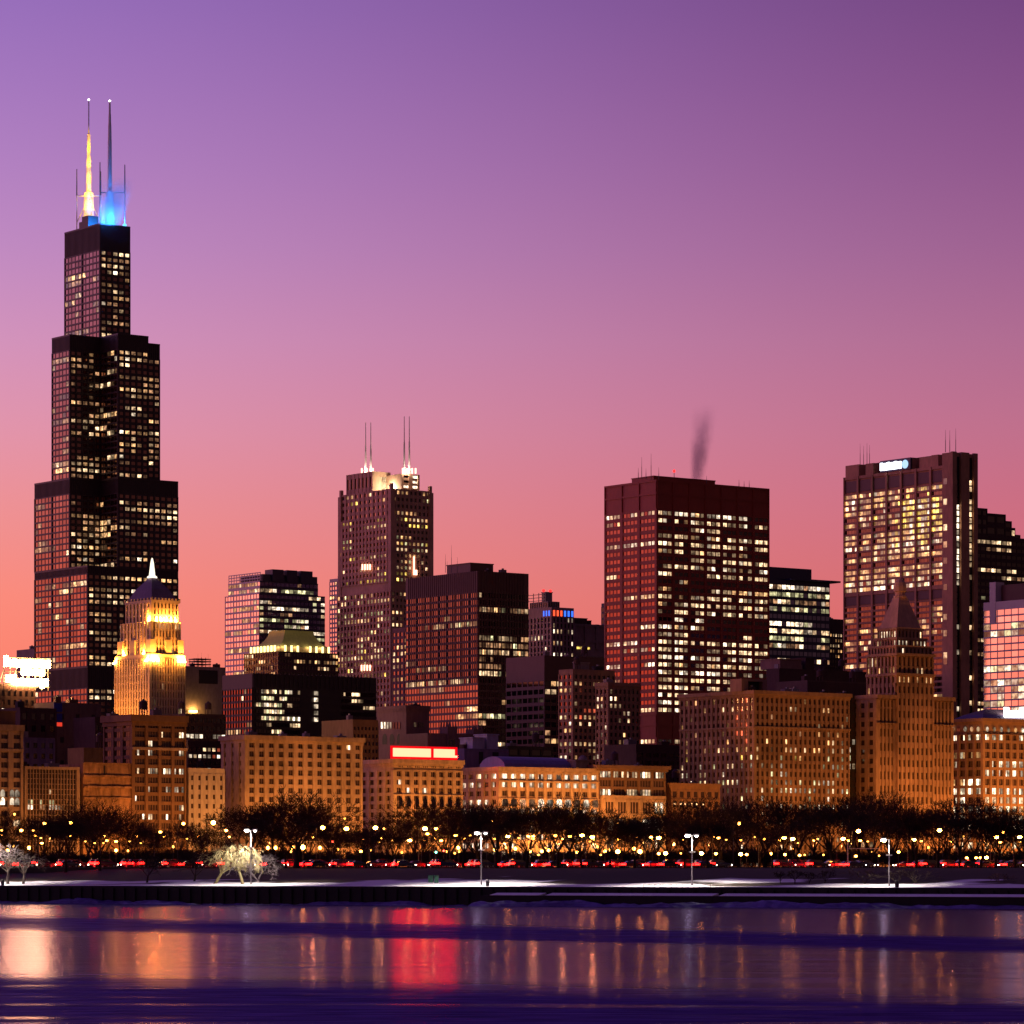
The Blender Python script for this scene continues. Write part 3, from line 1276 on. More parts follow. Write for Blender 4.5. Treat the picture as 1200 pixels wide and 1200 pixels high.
# ------------------------------------------------------------------ granite tower with lit crown and antennas
def crown_tower():
    D = 2200.0
    B = Bld('granite_tower', 'tall pinkish granite tower with a lit crown and four thin antennas', 'skyscraper', 396, 458, 508, D)
    w, d = B.w, B.d
    ST = wallmat('pink_granite', (.55, .35, .23), .7)
    za, zb, z1 = B.z(692), B.z(604), B.z(572)
    fa = dict(pier=.42, span=.50, dep=.7, persist=.5)
    rL, rR = .42, .52
    pal = [(LP, 4), (LW, 3), (LG, 2), (LY, 2), (LD, 3)]
    B.block(0, w, 0, d, 0, za, ST, R=dict(fa, nb=11, nf=45, lit=rR, pal=pal), L=dict(fa, nb=16, nf=45, lit=rL, pal=pal, glass=G_BRZ, span=.4))
    B.block(.6, w - .6, .6, d - .6, za, zb, ST, R=dict(fa, nb=10, nf=11, lit=rR * 1.3, pal=pal, zlo=za + 5), L=dict(fa, nb=15, nf=11, lit=rL, pal=pal, glass=G_BRZ, zlo=za + 5))
    B.block(1.6, w - 1.6, 1.6, d - 1.6, zb, z1, ST, R=dict(fa, nb=9, nf=4, lit=.3, pal=pal), L=dict(fa, nb=11, nf=4, lit=.12, pal=pal, glass=G_BRZ))
    # lower wing at the lake side
    for (x, y) in ((0, 0), (w - 3, 0), (0, d - 3), (w - 3, d - 3)):
        b = MB()
        b.box(x, x + 3, y, y + 3, za, B.z(574), ST)
        b.box(x + .6, x + 2.4, y + .6, y + 2.4, B.z(574), B.z(566), ST)
        b.build('corner_turret', B.o)
    # crown: two blocks on the roof
    c1 = B.block(w * .12, w * .52, d * .42, d * .92, z1, B.z(554, 8, 30), ST, R=None, L=dict(fa, nb=7, nf=1, lit=0, glass=G_BRZ), name='crown_block')
    x0 = B.xr(470, d * .14)
    x1 = B.xr(491, d * .14)
    B.block(x0, x1, d * .14, d * .5, z1, B.z(556, 20, 8), ST, R=dict(fa, nb=2, nf=3, lit=.95, pal=[(LN, 1)], zlo=z1 + 1), L=None, name='crown_block')
    b = MB()
    lm = lampmat('crown_lamp', (1.0, .45, .30), 4, False)
    for (px, yy, zz) in ((424, d * .9, 555), (430, d * .75, 555), (434, d * .6, 555), (437, d * .5, 555), (472, d * .14, 555), (477, d * .14, 555), (483, d * .14, 555), (487, d * .14, 555)):
        xx = B.xr(px, yy)
        zz = B.z(zz, xx, yy)
        b.box(xx - .35, xx + .35, yy - .35, yy + .35, zz, zz + 3.2, lm)
    b.build('crown_light', B.o)
    am = wallmat('antenna_white', (.7, .68, .66), .5, .05)
    for px, top, yy in ((428.5, 495, d * .75), (434.5, 495, d * .6), (473.7, 488, d * .16), (479.6, 488, d * .16)):
        xx = B.xr(px, yy)
        zb_ = B.z(555, xx, yy)
        zt_ = B.z(top, xx, yy)
        bb = MB()
        bb.tube((xx, yy, zb_), (xx, yy, zb_ + (zt_ - zb_) * .55), .75, .45, am, 6)
        bb.tube((xx, yy, zb_ + (zt_ - zb_) * .5), (xx, yy, zt_), .32, .2, am, 5)
        bb.build('antenna', B.o)
        pointlight('antenna_light', (xx - 2.2, yy - 2.2, zb_ + 1), (1, .72, .55), 3000, .4, B.o)
    for px in (450, 455, 461, 466):
        yy = d * .40
        xx = B.xr(px, yy)
        pointlight('crown_wash', (xx, yy - 6, z1 + 1.5), (1, .85, .6), 9000, .5, B.o)
    B.pent(B.xr(447, d * .42), B.xr(470, d * .42), d * .42, d * .8, z1, B.z(560, 14, 20) - z1, wallmat('pale_limestone', (.48, .40, .30)))
    # little lit lantern groups half way up
    b = MB()
    for px0, px1, py, face in ((425, 434, 668, 'L'), (424, 434, 786, 'L'), (485, 488, 674, 'R')):
        for k in range(4):
            px = px0 + (px1 - px0) * k / 3
            if face == 'L':
                yy = B.yl(px, -.9)
                zz = B.z(py, 0, yy)
                b.box(-1.4, -.8, yy - .35, yy + .35, zz, zz + 3.4, lm)
            else:
                xx = B.xr(px, -.9)
                zz = B.z(py, xx, 0)
                b.box(xx - .3, xx + .3, -1.4, -.8, zz, zz + (3 if k else 11), lm)
    b.build('lantern', B.o)
    B.finish()
    return B


crown_tower()


# ------------------------------------------------------------------ pink-lit glass tower and the low building with a lit mansard
def pink_tower():
    B = Bld('silver_glass_tower', 'silver glass tower with a sunset coloured side and three dark roof boxes', 'skyscraper', 264, 304, 380.5, 2250.0)
    w, d = B.w, B.d
    z0, z1 = B.z(695), B.z(680)
    fa = dict(pier=.10, span=.46, dep=.35, flip=True, persist=.75, rowvar=.8)
    B.block(0, w, 0, d, 0, z0, WHITEM, R=dict(fa, nb=16, nf=47, lit=.52, pal=COOL, glass=G_BLU, trim=NAVY),
            L=dict(fa, nb=12, nf=47, lit=.22, pal=WARM, glass=G_PNK, wide=3, pier=.14, span=.32))
    x1 = B.xr(374)
    x0 = 1.5
    B.block(x0, x1, 1.5, d - 1.5, z0, z1, WHITEM, R=dict(fa, nb=14, nf=2, lit=.5, pal=COOL, glass=G_BLU, trim=NAVY),
            L=dict(fa, nb=12, nf=2, lit=.5, pal=WARM, glass=G_PNK))
    b = MB()
    for i in range(13):
        yy = 1.5 + (d - 3) * i / 12
        b.box(x0, x0 + .3, yy - .15, yy + .15, z1, B.z(670), WHITEM)
    for zz in (.35, .68, 1.0):
        b.box(x0 - .05, x0 + .35, 1.5, d - 1.5, z1 + (B.z(670) - z1) * zz - .5, z1 + (B.z(670) - z1) * zz, WHITEM)
    b.build('roof_screen', B.o)
    b = MB()
    b.box(x0 + 2, x1, 2, d * .7, z1, B.z(672), NAVY)
    b.build('penthouse', B.o)
    for a, c in ((320, 333), (337, 349), (353, 367)):
        b = MB()
        b.box(B.xr(a), B.xr(c), .6, 9, z1, B.z(666), NAVY)
        b.build('roof_box', B.o)
    B.finish()


pink_tower()


def mansard():
    B = Bld('mansard_building', 'granite office block under a floodlit curved grey green mansard roof', 'office building', 286.5, 326, 396, 1850.0)
    w, d = B.w, B.d
    ST = wallmat('dark_granite', (.12, .075, .06), .6)
    zs, ze = B.z(763), B.z(757)
    c = 7.0
    q = [(c, 0), (w - c, 0), (w, c), (w, d - c), (w - c, d), (c, d), (0, d - c), (0, c)]
    fa = dict(pier=.22, span=.48, dep=.4)
    B.block(0, w, 0, d, 0, zs, ST, R=dict(fa, nb=20, nf=34, lit=.42, pal=WARM), L=dict(fa, nb=14, nf=34, lit=.4, pal=WARM))
    b = MB()
    i = 3.0
    b.box(i, w - i, i, d - i, zs, ze, ST)
    b.build('attic_wall', B.o)
    b = MB()
    zr = B.z(739, 12, 12)
    n = 7
    cxm, cym = w / 2, d / 2
    prev = None
    for k in range(n):
        t0, t1 = k / n, (k + 1) / n
        f0, f1 = 1 - .42 * (1 - (1 - t0) ** 2), 1 - .42 * (1 - (1 - t1) ** 2)
        q0 = [(cxm + (x - cxm) * f0, cym + (y - cym) * f0) for x, y in ((i, i), (w - i, i), (w - i, d - i), (i, d - i))]
        q1 = [(cxm + (x - cxm) * f1, cym + (y - cym) * f1) for x, y in ((i, i), (w - i, i), (w - i, d - i), (i, d - i))]
        b.prism(q0, ze + (zr - ze) * t0, ze + (zr - ze) * t1, COPPER, top=q1)
    b.build('roof', B.o)
    lm = lampmat('eave_lamp', (1.0, .80, .28), 3, False)
    b = MB()
    for k in range(8):
        x = i + (w - 2 * i) * (k + .5) / 8
        if k not in (3,):
            b.box(x - .4, x + .4, .6, 1.4, zs, ze + .6, lm)
            if k % 2 == 0:
                pointlight('eave_light', (x, i - 1.2, ze + .3), (1, .74, .22), 1300, .4, B.o)
        y = i + (d - 2 * i) * (k + .5) / 8
        b.box(.6, 1.4, y - .4, y + .4, zs, ze + .6, lm)
        if k % 2 == 0:
            pointlight('eave_light', (i - 1.2, y, ze + .3), (1, .74, .22), 1300, .4, B.o)
    b.build('eave_lamp', B.o)
    B.finish()


mansard()

G_SLB = glassmat('smoked_glass', (.80, .46, .36), .20)


# ------------------------------------------------------------------ the slab tower with the bright vertical slots
def slab_tower():
    D = 1500.0
    B = Bld('concrete_slab_tower', 'concrete slab tower with lit rooms under a painted yellow sunset reflection and two lit slots up its blank end', 'skyscraper', 1104, 1114, 1143.5, D)
    ST = wallmat('warm_concrete', (.48, .26, .15), .75)
    w, d = B.w, B.d
    z1 = B.z(530)
    off = 2.5
    yend = B.yl(990, off)
    z2 = B.z(545, off, d)
    B.block(0, w, 0, d, 0, z1, ST, name='core_wall')
    # slots in the core
    b = MB()
    ws = w * .09
    s1, s2 = B.xr(1121.5), B.xr(1136.3)
    for s in (s1, s2):
        b.box(s - ws, s + ws, -.10, 0, 0, z1 - 1.5, LOUVRE)
    b.build('slot', B.o)
    b = MB()
    for e0, e1 in ((0, s1 - ws), (s1 + ws, s2 - ws), (s2 + ws, w)):
        b.box(e0, e1, -1.2, 0, 0, z1 + .3, ST)
    b.build('pier', B.o)
    rg = random.Random(8)
    for s, rows in ((s1, list(range(4, 17)) + [23, 27, 36, 38]), (s2, [0, 1] + list(range(3, 14)) + [15, 20, 23, 27, 31, 35, 38])):
        for r in range(0, 42):
            zc = B.z(564 + r * 7.4)
            if zc < 4:
                continue
            on = r in rows
            B.win('R', -.08, s, zc, ws * 1.5, 1.9, (LP if s == s2 else LN) if on else G_DRK, lit=on)
    # main slab
    mb = MB()
    x1 = off + w * .95
    mb.box(off, x1, d, yend, 0, z2, ST)
    fp = 6.95
    zt = B.z(566, off, d)
    zmA, zmB = B.z(686, off, d), B.z(702, off, d)

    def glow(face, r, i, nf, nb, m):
        # sunset reflection put in as a spot of yellow emitting panes, high up
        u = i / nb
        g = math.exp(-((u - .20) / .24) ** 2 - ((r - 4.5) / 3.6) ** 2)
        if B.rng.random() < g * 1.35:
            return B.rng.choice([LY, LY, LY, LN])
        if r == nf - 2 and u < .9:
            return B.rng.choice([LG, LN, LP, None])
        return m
    nf = round((zt - zmA) * F / D / fp)
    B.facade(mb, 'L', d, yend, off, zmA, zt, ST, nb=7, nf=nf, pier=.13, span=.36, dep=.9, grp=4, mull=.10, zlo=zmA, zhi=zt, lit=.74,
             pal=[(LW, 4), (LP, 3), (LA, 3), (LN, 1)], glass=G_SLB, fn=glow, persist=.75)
    nf2 = round(zmB * F / D / fp)
    B.facade(mb, 'L', d, yend, off, 0, zmB, ST, nb=7, nf=nf2, pier=.13, span=.36, dep=.9, grp=3, mull=.10, zlo=0, zhi=zmB, lit=.26,
             pal=WARM, glass=G_SLB)
    for (a, c) in ((zt, z2), (zmA - 0.0, zmB)):
        lo, hi = min(a, c), max(a, c)
        for i in range(8):
            u = d + (yend - d) * i / 7
            mb.box(off - .9, off, max(d, u - .55), min(yend, u + .55), lo, hi, ST)
        mb.box(off - .6, off, d, yend, hi - 1.2, hi, ST)
        mb.box(off - .3, off, d + .6, yend - .6, lo + (hi - lo) * .1, lo + (hi - lo) * .75, RUST)
    mb.build('wall', B.o)
    # recess beside the core with a few lit rooms
    for r, py in enumerate((564, 588, 618, 638, 657, 688, 723, 742, 768, 775)):
        B.win('L', 0, d * .62, B.z(py, 0, d * .6), 2.0, 2.4, LP if r in (1, 2, 6, 7, 8) else LD)
    # roof boxes
    zr = z2
    for a, c, top in ((990, 1006, 545), (1014, 1023, 543), (1031, 1069, 538.5), (1077, 1091, 535), (1091, 1099, 533)):
        ya, yc = B.yl(c, off), B.yl(a, off)
        ya, yc = max(ya, d + .2), min(yc, yend - .2)
        b = MB()
        b.box(off + .2, off + 6, ya, yc, zr, B.z(top, off, (ya + yc) / 2), ST)
        b.build('roof_box', B.o)
    b = MB()
    b.box(off + 6.2, x1 - 1, d, yend - 1, zr, zr + 5.5, LOUVRE)
    b.build('penthouse', B.o)
    for px, h in ((1108, 9), (1113, 9), (1120, 10)):
        B.antenna(B.xr(px, 3), 3, z1 + .3, h, .15)
    for px, h in ((1008, 9), (1012, 8), (1016, 9), (1019, 8)):
        B.antenna(off + 4, B.yl(px, off + 4), zr + 5, h, .13)
    B.finish()
    # the lit rooftop sign: washed-out wordmark and a round emblem
    ya, yc = B.yl(1058.5, off), B.yl(1034, off)
    ym = B.yl(1063, off)
    zs0 = B.z(549.3, off, ya)
    zs1 = B.z(540, off, ya)
    s = empty('rooftop_sign', B.o.matrix_basis @ Vector((off - .9, yc, zs0)), A)
    tag(s, 'white glowing roof sign with a round pale blue emblem at its end', 'sign')
    pan = MB()
    pan.box(-.1, .55, -(yc - B.yl(1069, off)), 0.4, -.6, zs1 - zs0 + .9, NAVY, bottom=True)
    pan.build('sign_board', s)
    lb = MB()
    WB = lampmat('sign_white', (.85, .93, 1.0), 6)
    n = 9
    L_ = yc - ya
    for i in range(n):
        a = -L_ * (i + .04) / n
        c_ = -L_ * (i + .98) / n
        h = (zs1 - zs0) * (.92 if i % 3 else 1.0)
        lb.box(-.45, -.12, c_, a, .15, h, WB, bottom=True)
    lb.build('lettering', s)
    eb = MB()
    R_ = (zs1 - zs0) * .54
    poly = [(-(yc - ym) + R_ * math.cos(t * math.pi / 9), (zs1 - zs0) * .5 + R_ * math.sin(t * math.pi / 9)) for t in range(18)]
    bb = len(eb.v)
    EM = lampmat('emblem_blue', (.45, .68, 1.0), 1.25)
    eb.face([(-.4, y, z) for y, z in poly], EM)
    eb.face([(-.12, y, z) for y, z in reversed(poly)], EM)
    for i in range(18):
        j = (i + 1) % 18
        eb.face([(-.4, *poly[j]), (-.4, *poly[i]), (-.12, *poly[i]), (-.12, *poly[j])], EM)
    eb.build('emblem', s)


slab_tower()


# ------------------------------------------------------------------ plainer downtown blocks
def plain(name, label, cat, xl, xc, xr, y, D, wall, fp, bpR, bpL=None, hasL=True, top=4.0, d=None, group=None, cap=MAXWIN, extra=None, cornice=None, **kw):
    B = Bld(name, label, cat, xl, xc, xr, D, group=group, d=d)
    z1 = B.generic(y, wall, fp, bpR, bpL, hasL, top=top, cornice=cornice, **kw)
    if extra:
        extra(B, z1)
    if name not in ('arcaded_hall', 'porthole_building', 'pier_front_building', 'sign_building', 'sandstone_block', 'stepped_dark_tower', 'blue_glass_block', 'gothic_loft'):
        rg_ = random.Random(len(name) * 7 + int(xc))
        n_ = max(1, min(5, int(B.w / 9)))
        for k_ in range(n_):
            u_ = B.w * (k_ + rg_.uniform(.15, .7)) / n_
            v_ = rg_.uniform(1.5, max(1.6, min(8.0, B.d * .4)))
            a_, h_ = rg_.uniform(.8, 2.2), rg_.uniform(.7, 2.4)
            m_ = MB()
            if rg_.random() < .22 and D < 1500:
                for tx in (-.8, .8):
                    for ty in (-.8, .8):
                        m_.box(u_ + tx - .1, u_ + tx + .1, v_ + ty - .1, v_ + ty + .1, z1, z1 + 2.0, DKBR)
                m_.lathe([(1.25, 2.0), (1.25, 4.2), (.1, 5.1)], (u_, v_, z1), DKBR, 10)
                m_.build('water_tank', B.o)
            else:
                m_.box(u_ - a_, u_ + a_, v_, v_ + a_ * 1.3, z1 + .01, z1 + h_, rg_.choice([GREYST, ROOFM, STEEL, DKBR]))
                m_.box(u_ - a_ * .3, u_ + a_ * .2, v_ + .3, v_ + 1, z1 + h_, z1 + h_ + .6, STEEL)
                m_.build('roof_unit', B.o)
    B.finish(cap)
    return B, z1


def ex_red_glass(B, z1):
    w, d = B.w, B.d
    x0, x1 = B.xr(560, 12), B.xr(578, 12)
    B.pent(x0 - 4, x1, 12, d * .55, z1, B.z(661, 10, 12) - z1, RUST)
    for px, h in ((522, 8), (524, 5), (529, 12), (536, 7), (566, 3)):
        B.antenna(B.xr(px, d * .3), d * .3, z1, h, .12)
    b = MB()
    for k in range(int(d / 1.5)):
        b.box(-.55, -.35, k * 1.5, k * 1.5 + .25, B.z(800), z1, RUST)
    for k in range(int(w / 1.5)):
        b.box(k * 1.5, k * 1.5 + .25, -.55, -.35, B.z(800), z1, RUST)
    b.build('mullion', B.o)


plain('bronze_glass_tower', 'dark bronze glass office box with a blank top band and low penthouse', 'office building', 476, 560.3, 619, 669, 1600, RUST,
      8.4, 4.4, 3.4, top=24, span=.34, pier=.14, dep=.35, flip=True, litR_=.34, litL_=.14, glassL_=G_BRZ, persist=.85, rowvar=1.3, pal=[(LP, 5), (LW, 3), (LG, 1), (LD, 4)],
      extra=ex_red_glass)
plain('narrow_slab', 'narrow pinkish slab building leaning on the bronze glass tower', 'office building', 460, 478, 497, 735, 1665, PINKST, 7.5, 4.6, 4.4, hasL=True,
      top=4, span=.45, pier=.42, lit=.22, pal=WARM, glass=G_BRZ)
plain('sliver_tower', 'thin rose coloured glass sliver behind the granite tower', 'office building', 386.5, 404, 430, 677, 2500, WHITEM, 5.5, 4, 3, top=3,
      span=.4, lit=.15, pal=WARM, glass=G_PNK)


def ex_red_blue(B, z1):
    # upper setback, coloured window row, penthouse and roof screen
    w, d = B.w, B.d
    za = B.z(705, 4, 6)
    B.block(1.5, w * .62, 5, d - .5, z1, za, GREYST, R=dict(nb=5, nf=1, lit=0, pier=.4), L=dict(nb=8, nf=1, lit=0, pier=.4), name='setback_wall')
    zb = B.z(695, 8, 9)
    B.pent(3, w * .52, 9, d * .6, za, zb - za, STEEL)
    b = MB()
    for k in range(5):
        b.box(2, 2.3, 9 + k * 4.5, 9.3 + k * 4.5, za, zb, STEEL)
    for k in range(3):
        b.box(2, 2.3, 9, 28, za + k * (zb - za) / 3 + .6, za + k * (zb - za) / 3 + .9, STEEL)
    b.build('roof_screen', B.o)
    b = MB()
    for k, px in enumerate((637, 645)):
        x = B.xr(px, 12)
        b.lathe([(.3, 0), (.8, .5), (.6, 1.4)], (x, 12, zb + .5), lampmat('beacon_red', (1, .02, .02), 3, False), 8)
    b.build('beacon', B.o)
    n = 6
    for k in range(n):
        B.win('R', -.5, w * (k + .5) / n, z1 - 3.0, w / n * .52, 2.9, L_ROSE if k < 3 else L_BLUE)
    for k in range(3):
        B.win('L', -.5, d * (.07 + .11 * k), z1 - 3.0, d * .05, 2.7, L_BLUE)


plain('pier_front_building', 'stone office block with a blue and red lit window row under its roof', 'office building', 618, 646.5, 672, 711.5, 1900, GREYST,
      6.9, 4.3, 4.2, top=11, span=.30, pier=.5, dep=.7, litR_=.42, litL_=.22, rows={0: .35, 2: .6, 1: .1}, pal=[(LP, 5), (LN, 3), (LW, 2)], extra=ex_red_blue)


def ex_big_squares(B, z1):
    b = MB()
    zt, zm = z1 - 1.5, z1 - 8
    for k in range(3):
        a = B.w * k / 3 + 1
        b.box(a, a + B.w / 3 - 2, -.1, 0, zm, zt, LOUVRE)
    b.build('louvre', B.o)
    b = MB()
    for k in range(4):
        a = B.w * k / 3
        b.box(max(0, a - .9), min(B.w, a + .9), -1, 0, B.z(760), z1 + .2, GREYST)
    b.box(0, B.w, -.7, 0, z1 - 1.2, z1 + .1, GREYST)
    b.box(0, B.w, -.7, 0, zm - 1.4, zm - .2, GREYST)
    b.build('pier', B.o)
    B.win('R', -.3, B.xr(683), B.z(759), 8.5, 1.1, LY)
    B.pent(1, B.w * .5, 3, 14, z1, 3.0, DKBR)
    B.pent(B.w * .55, B.w * .62, 3, 6, z1, 2.0, DKBR)


plain('louvred_block', 'squat block with big dark louvred squares and one yellow lit strip', 'office building', 672, 672.5, 712, 731, 1920, GREYST, 9, 12, hasL=False,
      top=36, d=24, lit=.05, pier=.1, extra=ex_big_squares)
plain('distant_slab', 'distant plain slab just showing beside the oxide red tower', 'office building', 705, 730, 745, 705, 2300, GREYST, 7, 4, lit=.05)
plain('dark_steel_block', 'low black steel office block with a blank ribbed top', 'office building', 593.5, 638, 708, 768, 1480, RUST, 9.6, 7.2, 6.0, top=28, span=.42,
      pier=.18, dep=.3, flip=True, lit=.17, pal=[(LP, 4), (LW, 4), (LD, 4)], glassL_=G_DRK, persist=.8, rowvar=1.1)


def ex_apart(B, z1):
    B.pent(B.w * .2, B.w * .55, 4, B.d * .6, z1, 2.6, GREYST)


APT = wallmat('apartment_brick', (.36, .21, .12), .8)
plain('apartment_block', 'brown brick apartment block with many warm lit flats beside the black steel block', 'apartment block', 655.5, 671.5, 720, 784, 1390, APT, 7.9, 5.6, 6.0,
      top=5, span=.45, pier=.40, dep=.5, litR_=.42, litL_=.34, glassL_=G_RED, pal=[(LP, 4), (LW, 5), (LN, 2), (LR, 1)], rowvar=.5, persist=.4, extra=ex_apart)
plain('apartment_wing', 'lower brown apartment wing with scattered bright flats in front of the oxide red tower', 'apartment block', 699, 713, 748.7, 800, 1345, APT, 8.4, 5.4,
      hasL=True, top=6, span=.45, pier=.42, dep=.5, lit=.30, pal=[(LP, 5), (LN, 4), (LW, 3)], rowvar=.5, persist=.3, cornice=(1.2, .8))


def ex_overhang(B, z1):
    b = MB()
    b.box(B.w * .4, B.w + 5.5, -3, 20, z1 + .05, z1 + 1.0, NAVY, bottom=True)
    b.build('roof_slab', B.o)
    b = MB()
    zz = B.z(664, 10, 4)
    b.box(0, B.xr(951, 4), 4, 22, z1 + .06, zz, NAVY)
    b.build('penthouse', B.o)


plain('blue_glass_block', 'navy glass office block with bright floor bands and a thin overhanging roof', 'office building', 889, 890, 972, 678, 2000, NAVY, 8.7, 5.6,
      hasL=True, top=4, d=30, span=.42, pier=.10, dep=.35, flip=True, lit=.62, pal=COOL, glass=G_BLU, persist=.8, rowvar=.8, extra=ex_overhang)
plain('small_dark_tower', 'small dark tower with orange lit top row between two bigger towers', 'office building', 968, 969, 993, 725, 2090, DKBR, 6.2, 3.4, hasL=True, top=16, d=20,
      span=.5, pier=.4, lit=.35, rows={0: .97}, pal=[(LA, 4), (LP, 3)])


def ex_steps(B, z1):
    w = B.w
    prev = z1
    for px0, py in ((1143, 596),):
        pass
    xs = [B.xr(p) for p in (1146, 1157.5, 1180, 1188, 1193, 1200)]
    tops = [595, 601, 610, 618, 626]
    for i in range(5):
        zt = B.z(tops[i], xs[i], 0)
        if zt > z1 + .2:
            B.block(xs[0] if i == 0 else xs[i] + .02, xs[i + 1], .5 + i * .6, 30 - i, z1, zt, DKBR, R=dict(nb=max(1, 2 if i in (0, 1) else 1), nf=max(1, int((zt - z1) / 4)), lit=.2, pier=.2, span=.5), name='stepped_wall')


plain('stepped_dark_tower', 'dark glass tower with a stepped top behind the concrete slab tower', 'skyscraper', 1142, 1143, 1215, 627, 1900, DKBR, 8.2, 6.5, hasL=False, d=36, top=3,
      span=.5, pier=.15, dep=.3, flip=True, lit=.26, pal=[(LP, 4), (LG, 2), (LW, 3), (LD, 4)], persist=.75, rowvar=1.1, extra=ex_steps)


def ex_rose(B, z1):
    b = MB()
    yb, ya = B.yl(1160, -.2), B.yl(1167, -.2)
    b.box(-.4, 5, ya, yb, z1 - 10, B.z(682, 0, ya), WHITEM)
    b.build('fin_wall', B.o)
    b = MB()
    b.box(3, 20, 2, ya - .3, z1 + .02, z1 + 7.5, RUST)
    b.build('penthouse', B.o)


plain('rose_glass_block', 'rose reflecting glass block with white bands beside the stepped dark tower', 'office building', 1153, 1218, 1270, 701, 1650, WHITEM, 8.4, 8, 7.0,
      top=9, spanR_=.48, spanL_=.22, pier=.07, dep=.3, flip=True, lit=.55, pal=COOL, glassL_=G_PNK, glassR_=G_DRK, persist=.7, rows={0: .3, 1: .1}, extra=ex_rose)


def ex_lattice(B, z1):
    b = MB()
    xa, xb = B.xr(231, 6), B.xr(246, 6)
    for k in range(4):
        x = xa + (xb - xa) * k / 3
        for yy in (6, 14):
            b.tube((x, yy, z1), (x, yy, z1 + 4.5 + (1.2 if k in (1, 2) else 0)), .22, .22, LOUVRE, 5)
    for zz in (1.5, 3.2, 4.6):
        b.box(xa - .6, xb + .6, 5.6, 14.4, z1 + zz, z1 + zz + .5, LOUVRE, bottom=True)
    b.build('roof_frame', B.o)
    for px, h in ((232, 8), (236, 8.5), (244, 8)):
        B.antenna(B.xr(px, 6), 6, z1, h, .1)
    b = MB()
    b.box(B.xr(233), B.xr(255), -.15, 0, B.z(800), B.z(784), LOUVRE)
    b.build('louvre', B.o)
    b = MB()
    xm = B.xr(225.5)
    zz = B.z(833)
    b.box(xm - 2.6, xm + 2.6, -1.2, -.4, zz - .5, zz + .5, lampmat('wall_lamp', (1.0, .55, .12), 20, False))
    b.build('wall_lamp', B.o)
    pointlight('wall_lamp_light', (xm, -2.5, zz), (1, .5, .12), 5000, .4, B.o)


plain('blank_grey_block', 'plain grey block with a dark louvre and a frame on its roof', 'office building', 205, 206, 264, 780, 2150, GREYST, 60, 60, hasL=False, d=26, top=2,
      span=.02, pier=.02, dep=.04, lit=0, glass=GREYST, extra=ex_lattice)


def ex_black(B, z1):
    # the long lake front: a lit half, a blank core with one lit strip, and a dark half
    w = B.w
    ppm = F / B.D
    fh = 7.8 / ppm
    zt = B.z(806)
    for r in range(9):
        zc = zt - (r + .5) * fh
        n = 17
        p = (.5, .3, .55, .5, .75, .85, .5, .3, .2)[r]
        on = False
        for i in range(n):
            if B.rng.random() > .6:
                on = B.rng.random() < p
            px = 299 + (351 - 299) * (i + .5) / n
            B.win('R', -.5, B.xr(px), zc, 1.0, fh * .56, B.rng.choice([LN, LP, LP, LG]) if on else G_DRK, lit=on)
        if r < 5:
            B.win('R', -.5, B.xr(369.5), zc, 2.0, fh * .62, LN)
        if r < 4:
            for i in range(20):
                px = 400 + 38 * (i + .5) / 20
                on = (r == 0 and i in (1, 6, 7, 8, 9, 10)) or (r == 1 and 5 < i < 13) or (r == 2 and i > 12)
                B.win('R', -.5, B.xr(px), zc, .9, fh * .5, LP if on else G_DRK, lit=on)


def black_block():
    B = Bld('black_office_block', 'long black office block with a red reflecting end and white lit rooms', 'office building', 261, 296, 441, 1500)
    z1 = B.z(789)
    zt = B.z(806)
    B.block(0, B.w, 0, B.d, 0, z1, BLACKM, L=dict(nb=11, nf=round(zt * F / 1500 / 7.8), zhi=zt, pier=.16, span=.34, dep=.4, lit=.10, pal=WARM, glass=G_RED))
    b = MB()
    for k in range(int(B.w / 2.2)):
        b.box(k * 2.2, k * 2.2 + .5, -.42, 0, zt, z1 + .2, BLACKM)
    for k in range(12):
        zz = zt - k * 7.8 / F * 1500
        b.box(0, B.w, -.30, 0, zz - .5, zz + .4, BLACKM)
    b.build('ribbed_band', B.o)
    ex_black(B, z1)
    B.finish()


black_block()

# older low blocks between the avenue and downtown
plain('small_office_block', 'small dark office block showing two white lit rows beside the grey block', 'office building', 216, 217, 264, 836, 1420, DKBR, 9.5, 5, hasL=False, d=20, top=3,
      lit=.5, span=.5, pier=.2, pal=COOL, rows={0: .0, 1: .0, 2: .6}, persist=.8, cap=40)
plain('dark_infill_block', 'dark infill block with red and white lit rows above a low white hotel', 'office building', 219, 220, 264, 868, 1290, DKBR, 8.0, 5, hasL=False, d=18, top=6,
      lit=.42, span=.5, pier=.3, pal=[(LN, 3), (LP, 2), (LR, 2)], cap=40)
plain('ochre_brick_block', 'ochre brick block with rows of small windows behind the long tan hotel', 'office building', 412, 413, 443, 843, 1222, OCHRE, 8.6, 4.2, hasL=False, d=18, top=6,
      lit=.05, span=.55, pier=.45, pal=WARM, cap=60)


def ex_arches(B, z1):
    b = MB()
    for k in range(3):
        y = B.yl(451 + k * 8.5)
        b.face([(-.12, y - 2.6 * a, B.z(866, 0, y) + 3.6 * c) for a, c in B.outline('arch')], LOUVRE)
    b.build('blind_arch', B.o)
    for k in range(7):
        on = k < 4
        y = B.yl(448 + k * 3.4)
        B.win('L', -.15, y, B.z(850, 0, y), .95, 2.2, LN if on else G_DRK, lit=on)
    B.win('R', -.15, B.xr(486), B.z(849), .9, 1.4, LP)
    for k in range(3):
        B.win('R', -.15, B.xr(490 + 2.6 * k), B.z(849), .5, 1.6, G_DRK, lit=False)


